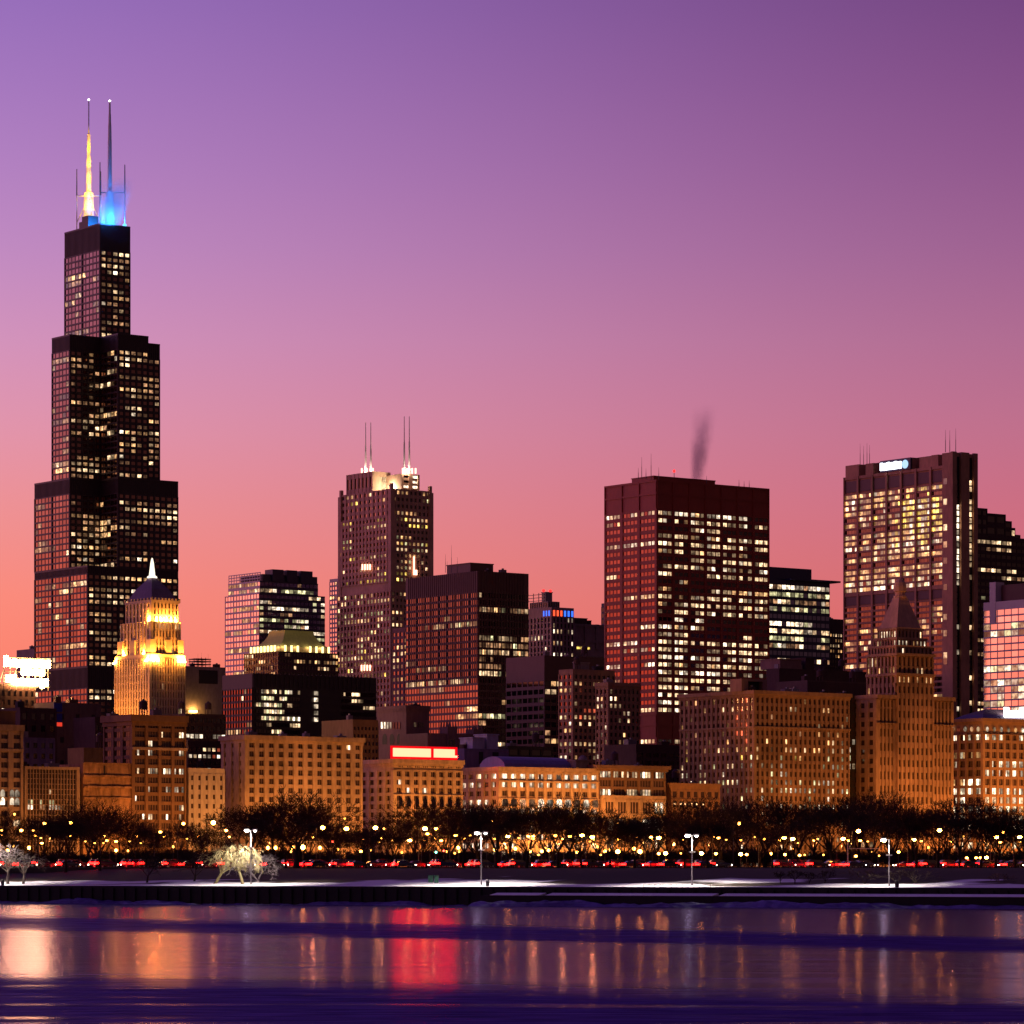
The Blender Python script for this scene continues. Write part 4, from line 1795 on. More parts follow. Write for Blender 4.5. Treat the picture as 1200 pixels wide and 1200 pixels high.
plain('arcaded_loft', 'greyish pink loft building with blind arches and a few white windows', 'loft building', 442, 476, 503, 827, 1245, PINKST, 60, 60, hasL=False, top=1,
      span=.02, pier=.02, dep=.04, lit=0, glass=PINKST, cornice=(1.0, .5), extra=ex_arches)


def ex_gothic(B, z1):
    b = MB()
    for px, py in ((529, 843), (559.5, 847)):
        x = B.xr(px)
        h = B.z(py) - z1
        b.box(x - 2.0, x + 2.0, -.6, 4, z1 - 9, z1 + h * .5, PINKST)
        for k in (-1.7, -.6, .5, 1.6):
            b.tube((x + k, -.2, z1 + h * .5), (x + k, -.2, z1 + h), .32, .05, PINKST, 4)
            b.tube((x + k, 3.5, z1 + h * .5), (x + k, 3.5, z1 + h), .32, .05, PINKST, 4)
    b.build('pinnacle', B.o)
    for px in (526, 530.5):
        B.win('R', -.65, B.xr(px), z1 - 4, .8, 4, G_DRK, lit=False)


plain('gothic_loft', 'low pinkish loft with two ornate gothic pinnacles on its front', 'loft building', 500, 501, 570, 859, 1235, PINKST, 60, 60, hasL=False, d=16, top=1,
      span=.02, pier=.02, dep=.04, lit=0, glass=PINKST, extra=ex_gothic)


def ex_boxes(B, z1):
    B.pent(B.xr(556), B.xr(570), 1, 8, z1, 3.4, SNOWR, 'roof_box')
    B.pent(B.xr(573), B.xr(586), 1, 8, z1, 4.6, SNOWR, 'roof_box')
    b = MB()
    b.box(B.xr(561), B.xr(566), -.12, 0, z1 - 5, z1 - 1, LOUVRE)
    b.box(B.xr(577), B.xr(584), -.12, 0, z1 - 5, z1 - 1, LOUVRE)
    b.build('doorway', B.o)


VIOLET = wallmat('violet_painted_stucco', (.20, .15, .24), .8)
plain('violet_stucco_block', 'low violet grey stucco block with boxes on its roof', 'office building', 543, 544, 596, 877, 1215, VIOLET, 60, 60, hasL=False, d=14, top=1,
      span=.02, pier=.02, dep=.04, lit=0, glass=VIOLET, extra=ex_boxes)
plain('olive_loft', 'low olive loft with large dark windows beside the violet stucco block', 'loft building', 594, 595, 648, 874, 1235, wallmat('olive_brick', (.11, .085, .04)), 9, 12,
      hasL=False, d=16, top=3, lit=0, span=.3, pier=.2, cap=30)
plain('dark_theatre_block', 'dark low block tucked behind the dark glazed club', 'office building', 744, 745, 800, 872, 1330, DKBR, 9, 9, hasL=False, d=18, top=8, lit=.12, span=.5, pier=.3, cap=30)


def ex_roofs(B, z1):
    B.pent(B.xr(918), B.xr(943), 2, 14, z1, 3.6, PINKST)
    B.pent(B.xr(948), B.xr(958), 2, 14, z1, 4.4, DKBR)
    B.pent(B.xr(944), B.xr(952), -.0, 2, z1 - 12, 6, GREYST, 'roof_box')
    B.pent(B.xr(975), B.xr(985), 4, 12, z1, 1.5, DKBR, 'roof_box')


plain('dark_flat_block', 'dark windowless block behind the long terracotta office building', 'office building', 898, 913, 1022, 783, 1480, DKBR, 60, 60, hasL=False, top=1,
      span=.02, pier=.02, dep=.04, lit=0, glass=DKBR, extra=ex_roofs)
plain('grey_roof_block', 'grey low block with a parapet between dark block and pyramid tower', 'office building', 945, 946, 1020, 797, 1430, wallmat('dull_brown_stucco', (.12, .075, .06)), 60, 60, hasL=False,
      d=18, top=1, span=.02, pier=.02, dep=.04, lit=0, glass=DKBR)

# the cluttered far corner of downtown
B_, z_ = plain('sign_building', 'dark brown building carrying the blazing white sign on its roof edge', 'office building', -30, -28, 41, 800, 1300, DKBR, 10.5, 6.5, hasL=False, d=26, top=6,
               lit=.32, span=.40, pier=.5, pal=[(LN, 4), (LP, 2)], cap=60)
_s = B_
sg = empty('lit_sign', _s.o.matrix_basis @ Vector((_s.xr(1.5, 0), -1.2, z_)), A)
tag(sg, 'blazing white three line roof sign on the dark brown building', 'sign')
SGN = lampmat('sign_white_hot', (1.0, .50, .17), 170)
ppm = F / 1300


def sx_(px):
    return _s.xr(px, -1.2) - _s.xr(1.5, -1.2)


def sz_(py):
    return zat(py, 1300 - .5 + 10) - ZB - z_


lb = MB()


def run(px0, px1, py0, py1, n, caps=(), desc=()):
    """one washed-out line of channel letters: separate upright bodies close together"""
    for i in range(n):
        a = px0 + (px1 - px0) * i / n
        c = px0 + (px1 - px0) * (i + .93) / n
        t = py0 - (3.6 if i in caps else 0) + (.5 if i % 2 else 0)
        q = py1 + (3 if i in desc else 0)
        x0, x1 = sx_(a), sx_(c)
        zt, zq = sz_(t), sz_(q)
        lb.box(x0, x1, -.35, 0, zq, zt, SGN, bottom=True)


run(2.5, 57, 773, 781.5, 11, caps=(0,))
run(23, 50, 783.5, 791, 7)
run(12, 54.5, 795, 802.5, 9, caps=(0,), desc=(7,))
run(4.6, 11, 792, 799.5, 1)
lb.build('lettering', sg)
fb = MB()
zb0, zb1 = sz_(804), sz_(771)
for k in range(8):
    x = sx_(3 + k * 7.4)
    fb.box(x - .12, x + .12, .15, .4, min(-2.0, zb0), zb1, STEEL, bottom=True)
for z in (zb0, (zb0 + zb1) / 2, zb1):
    fb.box(sx_(2), sx_(57.5), .1, .3, z - .12, z + .12, STEEL, bottom=True)
for k in range(4):
    x = sx_(6 + k * 15)
    fb.tube((x, .3, zb1 - 1), (x, 6, zb0), .12, .12, STEEL, 5)
fb.build('sign_frame', sg)
plain('far_grey_block', 'small grey block against the sky behind the white roof sign', 'office building', 19.5, 41, 80, 760, 2720, GREYST, 60, 60, hasL=False, top=1, span=.02, pier=.02, dep=.04, lit=0, glass=GREYST)
plain('dark_warehouse', 'dark plain warehouse below the blazing white sign', 'warehouse', 22, 23, 66, 829, 1260, DKBR, 14, 9, hasL=False, d=14, top=3, lit=.04, span=.5, pier=.5, cap=20)
plain('murky_loft', 'murky grey loft behind the grid fronted block', 'loft building', 26, 27, 64, 864, 1200, VIOLET, 12, 9, hasL=False, d=12, top=3, lit=.08, span=.5, pier=.5, cap=20)
BN, zn = plain('rose_grey_loft', 'rose grey loft with a tall blue and red banner at its corner', 'loft building', 62, 63, 118, 823, 1290, wallmat('rose_grey_render', (.15, .095, .09)), 26, 18, hasL=False, d=14, top=3, lit=0,
               span=.75, pier=.75, glass=LOUVRE, cap=20)
b = MB()
for a, c, m in ((824, 834, wallmat('blue_cloth', (.03, .03, .32), .8, .1)), (836, 846, wallmat('blue_cloth', (.03, .03, .32))), (846.5, 851, lampmat('red_sign_panel', (1, .06, .03), .8, False))):  # lowest band of the banner is red and emits
    b.box(BN.xr(62.5), BN.xr(72), -.5, -.2, BN.z(c), BN.z(a), m, bottom=True)
bo = b.build('banner')
bo.matrix_world = BN.o.matrix_basis.copy()
tag(bo, 'tall blue cloth banner with a red panel on the rose grey loft', 'banner')
plain('old_brick_block', 'dark old brick block with a few red lit windows below the floodlit tower', 'office building', 110, 111, 160, 840, 1250, DKBR, 13, 5, hasL=False, d=14, top=6, lit=.12, span=.55, pier=.5,
      pal=[(LR, 3), (LD, 2)], cap=40)
plain('ochre_shed', 'ochre panelled rooftop block above the bare brick wall', 'office building', 97, 98, 141, 876, 1185, OCHRE, 30, 11, hasL=False, d=10, top=3, lit=0, span=.1, pier=.06, dep=.12, glass=OCHRE, cap=4)

# ------------------------------------------------------------------ the row of old buildings along the park avenue
AV = avenue
DEFAULT_GLASS[0] = glassmat('curtained_glass', (.5, .42, .42), .12, dark=(.075, .045, .03))


def ex_f1(B, z1):
    b = MB()
    b.box(-1, B.w, -.9, 0, B.z(879), B.z(876), TAN2, bottom=True)
    b.build('string_course', B.o)
    B.pent(B.xr(2), B.xr(22), 2, 12, z1, B.z(832) - z1, BROWN)
    for r, py in enumerate((928.5, 938)):
        for px in (1.5, 12.5, 18.5):
            B.win('R', -.75, B.xr(px), B.z(py), 1.45, 2.1, LN, shape='arch')


plain('tan_corner_building', 'tan masonry building with paired windows and two white lit rows near the trees', 'office building', -64, -62, 26, 848, AV(-62), BROWN, 11.2, 13, hasL=False, d=18, top=7,
      grp=2, mull=.3, pier=.42, span=.42, dep=.7, trim=TAN, lit=.04, pal=COOL, rows={1: .2}, cornice=(1.6, 1.0, TAN), extra=ex_f1, cap=60)


def ex_f2(B, z1):
    b = MB()
    for a, c in ((0, .035), (.945, 1)):
        b.box(B.w * a, B.w * c, -.8, 0, 0, z1 + .3, TAN)
    b.box(0, B.w, -.75, 0, z1 - .6, z1 + .25, TAN)
    b.build('pier', B.o)


def fn_f2(face, r, i, nf, nb, m):
    rng = BF2
    if r == 6:
        return LG if i in (1, 2, 5, 8, 9) else None
    if r == 7:
        return LN if i in (1, 2, 8, 9, 10, 11) else (LD if i in (5, 6, 12) else None)
    if r == 4 and i == 8:
        return LP
    return None


BF2 = None
plain('grid_front_building', 'low building with a pale square grid front and greenish lit rooms', 'office building', 26.5, 27.5, 92, 899, AV(28), DKBR, 6.1, 3.35, hasL=False, d=16, top=1,
      pier=.22, span=.14, dep=.5, trim=TAN, fn=fn_f2, extra=ex_f2, cap=60)


def brick_wall_building():
    B = Bld('bare_brick_building', 'windowless building with a mottled bare brick end wall facing the park', 'building', 96, 97.5, 153, AV(98), d=14)
    z1 = B.z(895)
    m = wallmat('patched_common_brick', (.42, .22, .10), .9, .85)
    mb = MB()
    mb.box(0, B.w, 0, B.d, 0, z1, m)
    rg = random.Random(4)
    for py, t in ((909, .5), (922, .6), (935, .5)):
        z = B.z(py)
        n = 14
        for k in range(n):
            a, c = B.w * k / n, B.w * (k + 1) / n
            dz = rg.uniform(-.12, .12)
            mb.box(a, c, -t, 0, z - .35 + dz, z + .25 + dz, m, bottom=True)
    for k in range(16):
        x = rg.uniform(0, B.w - 1)
        za = rg.choice((0, B.z(935), B.z(922), B.z(909)))
        mb.box(x, x + rg.uniform(.3, 1.4), -rg.uniform(.05, .18), 0, za + .4, za + rg.uniform(1.5, 3.4), m)
    mb.build('wall', B.o)
    b = MB()
    b.box(B.xr(121.5), B.xr(123), -.2, 0, B.z(909), z1 - .5, LOUVRE)
    b.build('flue', B.o)
    b = MB()
    b.box(-.2, B.w + .2, -.25, .4, z1, z1 + .4, m)
    b.build('coping', B.o)


brick_wall_building()


def fn_f4(face, r, i, nf, nb, m):
    on = {1: (8, 14, 15), 2: (4, 5), 3: (1, 4, 5, 14, 15), 4: (), 5: (1, 4, 5, 6, 7, 9, 10, 11, 12, 14, 15), 7: (4, 10, 11, 12, 13, 15), 8: (0,), 9: (14, 15), 10: (3, 4, 5, 10, 14)}
    if face == 'R' and i in on.get(r, ()):
        return LN if (r + i) % 3 else LP
    return None


def ex_f4(B, z1):
    for py in (877,):
        b = MB()
        b.box(-.6, B.w + .3, -1.0, 0, B.z(py) - .4, B.z(py) + .4, TAN, bottom=True)
        b.build('string_course', B.o)


plain('brown_office_building', 'tall narrow brown brick office with a heavy cornice and bright white middle floors', 'office building', 152, 155.5, 217, 838, AV(156), wallmat('chestnut_brick', (.24, .125, .06)), 10.6, 14.5,
      hasL=True, d=16, top=6, grp=4, mull=.32, pier=.22, span=.40, dep=.6, fn=fn_f4, cornice=(1.8, 1.4), extra=ex_f4, cap=90)
plain('low_white_hotel', 'low whitewashed hotel wing with small dark windows', 'hotel', 219, 220.5, 263, 900, AV(221), CREAM, 11.5, 8.6, hasL=False, d=16, top=6, pier=.66, span=.5, dep=.3,
      lit=.0, cap=40)
plain('long_tan_hotel', 'long tan hotel with twelve bays of dark triple windows behind the big elm', 'hotel', 261.5, 288, 423.5, 862, AV(288), TAN2, 10.7, 11.3, 8.8, top=5.5, grp=3, mull=.16, pier=.44, span=.42, dep=.75,
      litR_=.035, litL_=.0, grpL_=1, pierL_=.70, spanL_=.52, pal=[(LA, 3), (LN, 2)], persist=.2, rowvar=.2, cornice=(1.3, 1.5))


def ex_f7(B, z1):
    b = MB()
    b.box(-.8, B.w + .3, -1.0, 0, B.z(931.8), B.z(930.6), TAN2, bottom=True)
    b.box(-.5, B.w, -.7, 0, B.z(902.5), B.z(901.6), TAN2, bottom=True)
    b.build('string_course', B.o)
    for k in range(8):
        px = 468 + k * 9.6
        B.win('R', -.78, B.xr(px), B.z(939.5), 1.5, 3.0, G_DRK, 'arch', False)
        for q in (-2, 0, 2):
            B.win('R', -.78, B.xr(px + q), B.z(898.2), .32, .5, LOUVRE, 'rect', False)


plain('sandstone_block', 'tan sandstone block with paired windows under the glowing red roof sign', 'office building', 423.5, 461.5, 541, 890, AV(461), TAN2, 9.9, 9.6, 9.0, top=12, grp=2, mull=.2, pier=.40, span=.40, dep=.7,
      litR_=.04, litL_=.0, pal=[(LN, 1)], persist=.1, cornice=(1.2, 1.2), extra=ex_f7, cap=90)


def red_sign():
    D = AV(461) + 4
    X = ux(459.5) * D
    z0 = zat(887.5, D)
    s = empty('red_roof_sign', (X, D, z0), A)
    tag(s, 'overexposed red neon roof sign in two word blocks on the sandstone block', 'sign')

    def lx(px):
        u = ux(px)
        return (u * D - X) / (CA - u * SA)
    SG = lampmat('neon_red', (1.0, .0095, .005), 95)
    H = (887.5 - 876.5) / F * D
    lb = MB()
    for a, c, n in ((460.5, 504.3, 8), (508.3, 532.3, 5)):
        for k in range(n):
            x0 = lx(a + (c - a) * k / n)
            x1 = lx(a + (c - a) * (k + .985) / n)
            lb.box(x0, x1, -.35, 0, .3, H, SG, bottom=True)
    lb.box(lx(532.4), lx(535.2), -.35, 0, .3, 1.0, SG, bottom=True)
    lb.build('lettering', s)
    rb = MB()
    RB = lampmat('red_glow_board', (1.0, .004, .008), 1.0, False)  # red halo of the neon put in as a dimly emitting board
    rb.box(lx(458.6), lx(536.8), .35, .6, -.55, H + .75, RB, bottom=True)
    rb.build('sign_board', s)
    fb = MB()
    for k in range(9):
        x = lx(461 + k * 9)
        fb.box(x - .1, x + .1, .65, .9, -2.1, H + .6, STEEL, bottom=True)
        fb.tube((x, .9, H), (x, 4, -2), .1, .1, STEEL, 4)
    fb.build('sign_frame', s)


red_sign()


def ex_f8(B, z1):
    w = B.w
    b = MB()
    b.box(-.7, w + .2, -.95, 0, B.z(915.4), B.z(914.2), TAN2, bottom=True)
    b.box(-.7, w + .2, -.95, 0, B.z(936), B.z(935), TAN2, bottom=True)
    b.build('string_course', B.o)
    for k in range(11):
        px = 587 + k * 10.6
        B.win('R', -.8, B.xr(px + 3), B.z(940), 2.3, 2.8, (LN if k in (4, 5, 6, 7, 9) else LD), 'arch', True)
    # skylight vault and roof house
    b = MB()
    x0, x1 = B.xr(592, 5), B.xr(672, 5)
    n = 8
    ym, r = 12, 7
    pr = [(ym - r * math.cos(math.pi * k / n), r * .55 * math.sin(math.pi * k / n)) for k in range(n + 1)]
    for k in range(n):
        (ya, za), (yb, zb_) = pr[k], pr[k + 1]
        b.face([(x0, ya, z1 + za), (x1, ya, z1 + za), (x1, yb, z1 + zb_), (x0, yb, z1 + zb_)], wallmat('violet_skylight', (.22, .17, .33), .4))
    b.face([(x0, y, z1 + z) for y, z in pr], SNOWR)
    b.face([(x1, y, z1 + z) for y, z in reversed(pr)], SNOWR)
    b.build('skylight', B.o)
    B.pent(B.xr(675, 3), B.xr(690, 3), 3, 10, z1, 2.6, TAN2)
    b = MB()
    b.lathe([(1.6, 0), (1.5, .6), (1.0, 1.4), (.2, 1.8)], (B.xr(683, 6), 6, z1 + 2.9), GREYST, 10)
    b.build('vent_cap', B.o)


plain('arcaded_hall', 'glowing orange stone hall with an arcade of lit round arches and a violet skylight', 'hall', 541, 585, 700, 899, AV(585), TAN2, 10.2, 10.6, 9.0, top=5, grp=3, mull=.2, pier=.34, span=.44, dep=.7,
      litR_=.62, litL_=.25, rows={0: .97, 1: .75, 2: .2}, pal=[(LN, 5), (LP, 4)], persist=.55, rowvar=.3, cornice=(1.2, 1.0), extra=ex_f8)


def ex_f9(B, z1):
    w = B.w
    mb = MB()
    zt = B.z(933)
    mb.box(.8, w - 1.2, -1.4, 0, 0, zt, TAN)
    mb.box(.5, w - .9, -1.8, -1.3, zt - .8, zt + .3, TAN, bottom=True)
    B.facade(mb, 'R', .8, w - 1.2, -1.4, 0, zt - .9, TAN, nb=5, nf=4, pier=.28, span=.34, dep=.6, grp=3, mull=.3, zlo=0, zhi=zt - .9, lit=.5, pal=[(LN, 3), (LW, 2), (LA, 2)],
             rows={0: .55, 1: .75})
    mb.build('stone_front', B.o)


plain('dark_glazed_club', 'dark glazed club house with a deep cornice over a pale stone lower front', 'club house', 699, 701, 779, 897, AV(701), BROWN, 10.8, 15, hasL=False, d=16, top=5, grp=4, mull=.3, pier=.16, span=.34, dep=.5,
      lit=.12, rows={0: .62, 1: .16, 2: .12}, pal=[(LN, 5), (LP, 2), (LA, 1)], persist=.5, cornice=(1.0, 2.4), extra=ex_f9, cap=90)


def ex_f10(B, z1):
    b = MB()
    b.box(0, B.w, -.6, 0, B.z(936.5), B.z(935.5), BROWN, bottom=True)
    b.build('string_course', B.o)
    lm = lampmat('warm_bulb', (1, .5, .2), 3, False)
    b = MB()
    for px in (789, 796, 801, 809, 815, 822):
        x = B.xr(px)
        b.box(x - .2, x + .2, -1.0, -.6, B.z(943), B.z(941), lm, bottom=True)
    b.build('wall_lamp', B.o)


plain('low_brown_hall', 'low brown stone hall with a row of tiny wall lamps beside the big terracotta office', 'hall', 784, 786, 843, 918, AV(786), wallmat('brownstone', (.27, .14, .07)), 11.5, 9, hasL=False, d=16, top=7,
      pier=.4, span=.42, dep=.4, lit=0, cornice=(.8, .7), extra=ex_f10, cap=30)


def ex_f11(B, z1):
    b = MB()
    for py in (852, 812.5):
        b.box(-.6, B.w + .2, -.9, 0, B.z(py) - .3, B.z(py) + .3, TERRA, bottom=True)
        b.box(-.9, 0, -.6, B.d, B.z(py) - .3, B.z(py) + .3, TERRA, bottom=True)
    b.build('string_course', B.o)
    b = MB()
    xa, xb = B.xr(869, 4), B.xr(899, 4)
    b.box(xa, xa + 3, 4, 10, z1, z1 + 4.2, PINKST)
    b.box(xb - 2, xb, 4, 10, z1, z1 + 4.2, PINKST)
    b.box(xa + 3, xb - 2, 4, 10, z1 + 3.4, z1 + 4.2, PINKST, bottom=True)
    b.box(xa + 3, xb - 2, 6, 10, z1, z1 + 3.39, LOUVRE)
    b.build('roof_house', B.o)


TERRA = wallmat('brown_terracotta', (.29, .165, .09), .8, .5)


def fn_f11(face, r, i, nf, nb, m):
    rng = RF11
    red = face == 'L' and 12 <= nb - i + 10 and i in (1, 2, 3) and r in (0, 1, 2, 3, 4, 5)
    if red:
        return LR if r < 5 or i == 1 else None
    p = {6: .55, 7: .35, 8: .5, 9: .25, 10: .5, 11: .75, 12: .25, 13: .6}.get(r, .14)
    if r >= 10 and face == 'R' and i < 6:
        p *= .6
    if rng.random() < p:
        pal = [LN, LN, LP, LG] if r >= 8 else ([LY, LA, LG] if r == 7 else [LP, LW, LA, LD])
        return rng.choice(pal)
    return None


RF11 = random.Random(21)
plain('long_terracotta_office', 'long brown terracotta office with many small scattered lit windows and a red lit column', 'office building', 798, 884, 994.5, 809.5, AV(884), TERRA, 9.6, 6.0, 5.2, top=6, pier=.46, span=.42, dep=.6,
      fn=fn_f11, cornice=(1.1, 1.5), extra=ex_f11)
plain('recessed_dark_block', 'narrow recessed dark block between the terracotta office and the pyramid tower', 'office building', 991, 992, 1018, 814, AV(992) + 14, wallmat('olive_black_brick', (.045, .035, .02)), 9.6, 5.2,
      hasL=False, d=14, top=3, pier=.3, span=.35, lit=.22, pal=COOL, rowvar=.3, persist=.2, cap=60)


# the tall stone tower with a stepped pyramid and a beehive lantern
def pyramid_tower():
    D = AV(1027)
    B = Bld('pyramid_tower', 'brown stone tower on a broad block, topped by stepped pyramid and beehive lantern', 'tower', 1012, 1027, 1116, D)
    ST = wallmat('brown_limestone', (.40, .23, .125), .8, .5)
    w = B.w
    dB = 30.0
    z1 = B.z(815)
    x0, x1 = B.xr(1048.5, -.0), B.xr(1090.5, -.0)
    fa = dict(pier=.46, span=.46, dep=.7, lit=.05, pal=WARM)
    zt = B.z(821)
    # wings
    for a, c, nm, nb in ((0, x0 - .1, 'wing_wall', 4), (x1 + .1, w, 'wing_wall', 6)):
        mb = MB()
        mb.box(a, c, 0, dB, 0, z1, ST)
        nb = 4 if a == 0 else 5
        kw = dict(end=.8)
        B.facade(mb, 'R', a, c, 0, 0, B.z(850), ST, corner=(a == 0), nb=nb, nf=10, zlo=0, zhi=B.z(850), **fa, **kw)
        B.facade(mb, 'R', a, c, 0, B.z(849.8), B.z(829), ST, corner=(a == 0), nb=nb, nf=1, zlo=B.z(849.8), zhi=B.z(829), pier=.42, span=.12, dep=.7, lit=0, **kw)
        B.facade(mb, 'R', a, c, 0, B.z(828.8), z1, ST, corner=(a == 0), nb=nb, nf=1, zlo=B.z(828.8), zhi=B.z(819.5), pier=.5, span=.2, dep=.7, lit=.05, **kw)
        if a == 0:
            B.facade(mb, 'L', 0, dB, 0, 0, z1, ST, nb=7, nf=18, zlo=0, zhi=zt, **fa)
        mb.build(nm, B.o)
        b = MB()
        b.box(a - .8, c + .3, -1.4, dB, z1 - 1.0, z1 + .3, ST, bottom=True)
        b.box(a - .5, c + .2, -1.2, 1, B.z(847.6), B.z(847.0), ST, bottom=True)
        b.build('cornice', B.o)
    # tower shaft
    fx = -.9
    xs0, xs1 = x0, x1
    dT = B.yl(1015, xs0)
    dT = max(14, min(dT, 30))
    zs = B.z(766)
    mb = MB()
    mb.box(xs0, xs1, fx, fx + dT, 0, zs, ST)
    B.facade(mb, 'R', xs0, xs1, fx, 0, B.z(800), ST, corner=False, nb=8, nf=15, zlo=0, zhi=B.z(800), **fa)
    B.facade(mb, 'R', xs0, xs1, fx, B.z(799.8), B.z(789), ST, corner=True, nb=8, nf=1, zlo=B.z(799.8), zhi=B.z(790.5), pier=.5, span=.3, dep=.7, lit=.9, pal=[(LW, 2), (LA, 1)])
    B.facade(mb, 'L', fx, fx + dT, xs0, z1 + .5, B.z(789), ST, nb=7, nf=2, zlo=z1 + .5, zhi=B.z(790), pier=.5, span=.4, dep=.7, lit=.4, pal=[(LW, 2), (LA, 1)])
    for face, a, c, off in (('R', xs0, xs1, fx), ('L', fx, fx + dT, xs0)):
        B.facade(mb, face, a, c, off, B.z(788.5), B.z(780), ST, corner=face == 'R', nb=8, nf=1, zlo=B.z(788.5), zhi=B.z(780), pier=.45, span=.25, dep=.7, lit=.75, pal=[(LW, 3), (LP, 1)])
        B.facade(mb, face, a, c, off, B.z(779.8), zs, ST, corner=face == 'R', nb=8, nf=1, zlo=B.z(779.8), zhi=B.z(768), pier=.45, span=.12, dep=.7, lit=.08)
    mb.build('tower_wall', B.o)
    b = MB()
    for py in (766, 789.5):
        b.box(xs0 - 1.2, xs1 + .4, fx - 1.3, fx + dT, B.z(py) - .4, B.z(py) + .5, ST, bottom=True)
    b.build('cornice', B.o)
    # stepped tiers
    def tier(i, za, zb, nb, lit):
        mb = MB()
        mb.box(xs0 + i, xs1 - i, fx + i, fx + dT - i, za, zb, ST)
        B.facade(mb, 'R', xs0 + i, xs1 - i, fx + i, za, zb, ST, corner=True, nb=nb, nf=1, zlo=za, zhi=zb, pier=.5, span=.42, dep=.5, lit=lit, pal=[(LN, 2), (LP, 2), (LA, 1)], persist=.3)
        B.facade(mb, 'L', fx + i, fx + dT - i, xs0 + i, za, zb, ST, nb=nb, nf=1, zlo=za, zhi=zb, pier=.5, span=.42, dep=.5, lit=lit, pal=[(LN, 2), (LP, 2), (LA, 1)], persist=.3)
        mb.box(xs0 + i - .7, xs1 - i + .3, fx + i - .7, fx + dT - i, zb - .2, zb + .5, ST, bottom=True)
        mb.build('tier_wall', B.o)
    tier(.3, zs, B.z(756.5), 9, .45)
    tier(1.6, B.z(756.5), B.z(747), 8, .6)
    tier(2.6, B.z(747), B.z(735), 7, .45)
    cx, cyy = (xs0 + xs1) / 2, fx + dT / 2
    hw, hd = (xs1 - xs0) / 2 - 2.7, dT / 2 - 2.7
    za, zb = B.z(734.5), B.z(697)
    b = MB()
    n = 7
    SL = wallmat('brown_slate_roof', (.52, .31, .19), .7)
    for k in range(n):
        f0 = 1 - .66 * k / n
        f1 = f0 - .66 / n * .82
        za_, zb_ = za + (zb - za) * k / n, za + (zb - za) * (k + 1) / n
        q0 = [(cx - hw * f0, cyy - hd * f0), (cx + hw * f0, cyy - hd * f0), (cx + hw * f0, cyy + hd * f0), (cx - hw * f0, cyy + hd * f0)]
        q1 = [(cx - hw * f1, cyy - hd * f1), (cx + hw * f1, cyy - hd * f1), (cx + hw * f1, cyy + hd * f1), (cx - hw * f1, cyy + hd * f1)]
        b.prism(q0, za_, zb_, SL, top=q1)
    b.build('roof', B.o)
    b = MB()
    zc = B.z(677, cx, cyy)
    h = zc - zb
    b.lathe([(2.3, 0), (2.3, h * .10), (1.75, h * .12), (1.75, h * .30), (2.3, h * .32), (2.25, h * .55), (1.9, h * .76), (1.1, h * .92), (.3, h * .97)], (cx, cyy, zb), SL, 10)
    b.build('beehive_lantern', B.o)
    B.finish()


pyramid_tower()


def ex_f13(B, z1):
    w, d = B.w, B.d
    for k in range(14):
        px = 1155 + k * 8.3
        B.win('R', -.85, B.xr(px), B.z(854.5), 1.35, 1.75, [LN, LP, LN, LP, LA][k % 5], 'round', True)
    for k in range(5):
        px = 1118 + k * 7.6
        y = B.yl(px)
        B.win('L', -.85, y, B.z(854.5, 0, y), 1.6, 1.75, [LN, LR, LN, LD, LP][k % 5], 'round', True)
    b = MB()
    rm = wallmat('violet_slate_roof', (.17, .12, .22), .6)
    h = B.z(831) - z1
    b.prism([(.5, .5), (w - .5, .5), (w - .5, d - .5), (.5, d - .5)], z1 + .2, z1 + h * .5, rm, top=[(3, 3), (w - 3, 3), (w - 3, d - 3), (3, d - 3)])
    b.prism([(3, 3), (w - 3, 3), (w - 3, d - 3), (3, d - 3)], z1 + h * .5, z1 + h + .6, wallmat('rose_roof', (.2, .13, .15), .7), top=[(9, 8), (w - 9, 8), (w - 9, d - 8), (9, d - 8)])
    b.build('roof', B.o)
    b = MB()
    b.box(-.6, w, -.95, 0, B.z(860.6), B.z(859.8), TERRA2, bottom=True)
    b.box(-.95, 0, -.6, d, B.z(860.6), B.z(859.8), TERRA2, bottom=True)
    b.build('string_course', B.o)


TERRA2 = wallmat('orange_terracotta', (.42, .235, .12), .8, .45)
PB, pz = plain('porthole_building', 'orange terracotta office with round top windows and most of its rooms lit', 'office building', 1115, 1152, 1262, 842, AV(1152), TERRA2, 10.7, 9.0, 8.6, top=16, grp=2, mull=.20, pier=.30, span=.33, dep=.7,
               lit=.95, rows={1: .08, 3: .06, 0: .85, 2: .8, 4: .85}, pal=[(L_BRT, 6), (LN, 3), (LP, 2), (LA, 2)], persist=.72, rowvar=.25, cornice=(1.0, 1.2), extra=ex_f13)
s = empty('white_roof_sign', PB.o.matrix_basis @ Vector((PB.xr(1176.5, 2.0), 2.0, PB.z(840.2, 10, 2))), A)
tag(s, 'glaring white roof sign on the orange terracotta office', 'sign')
lb = MB()
SW2 = lampmat('sign_pure_white', (1, .97, .92), 9)
for k in range(9):
    a = k * 2.25
    lb.box(a, a + 2.2, -.3, 0, 0, 3.5 if k == 0 else (2.4 if k % 3 else 2.5), SW2, bottom=True)
lb.build('lettering', s)
fb = MB()
for k in range(8):
    fb.box(k * 2.6, k * 2.6 + .2, .02, .25, -2.5, 2.0, STEEL, bottom=True)
fb.build('sign_frame', s)

# ------------------------------------------------------------------ bare winter trees
def barkmat(name, col):
    return wallmat(name, col, .9, .25, .1)


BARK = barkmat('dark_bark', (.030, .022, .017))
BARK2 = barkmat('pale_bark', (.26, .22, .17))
BARK3 = barkmat('frosted_twig', (.24, .20, .20))


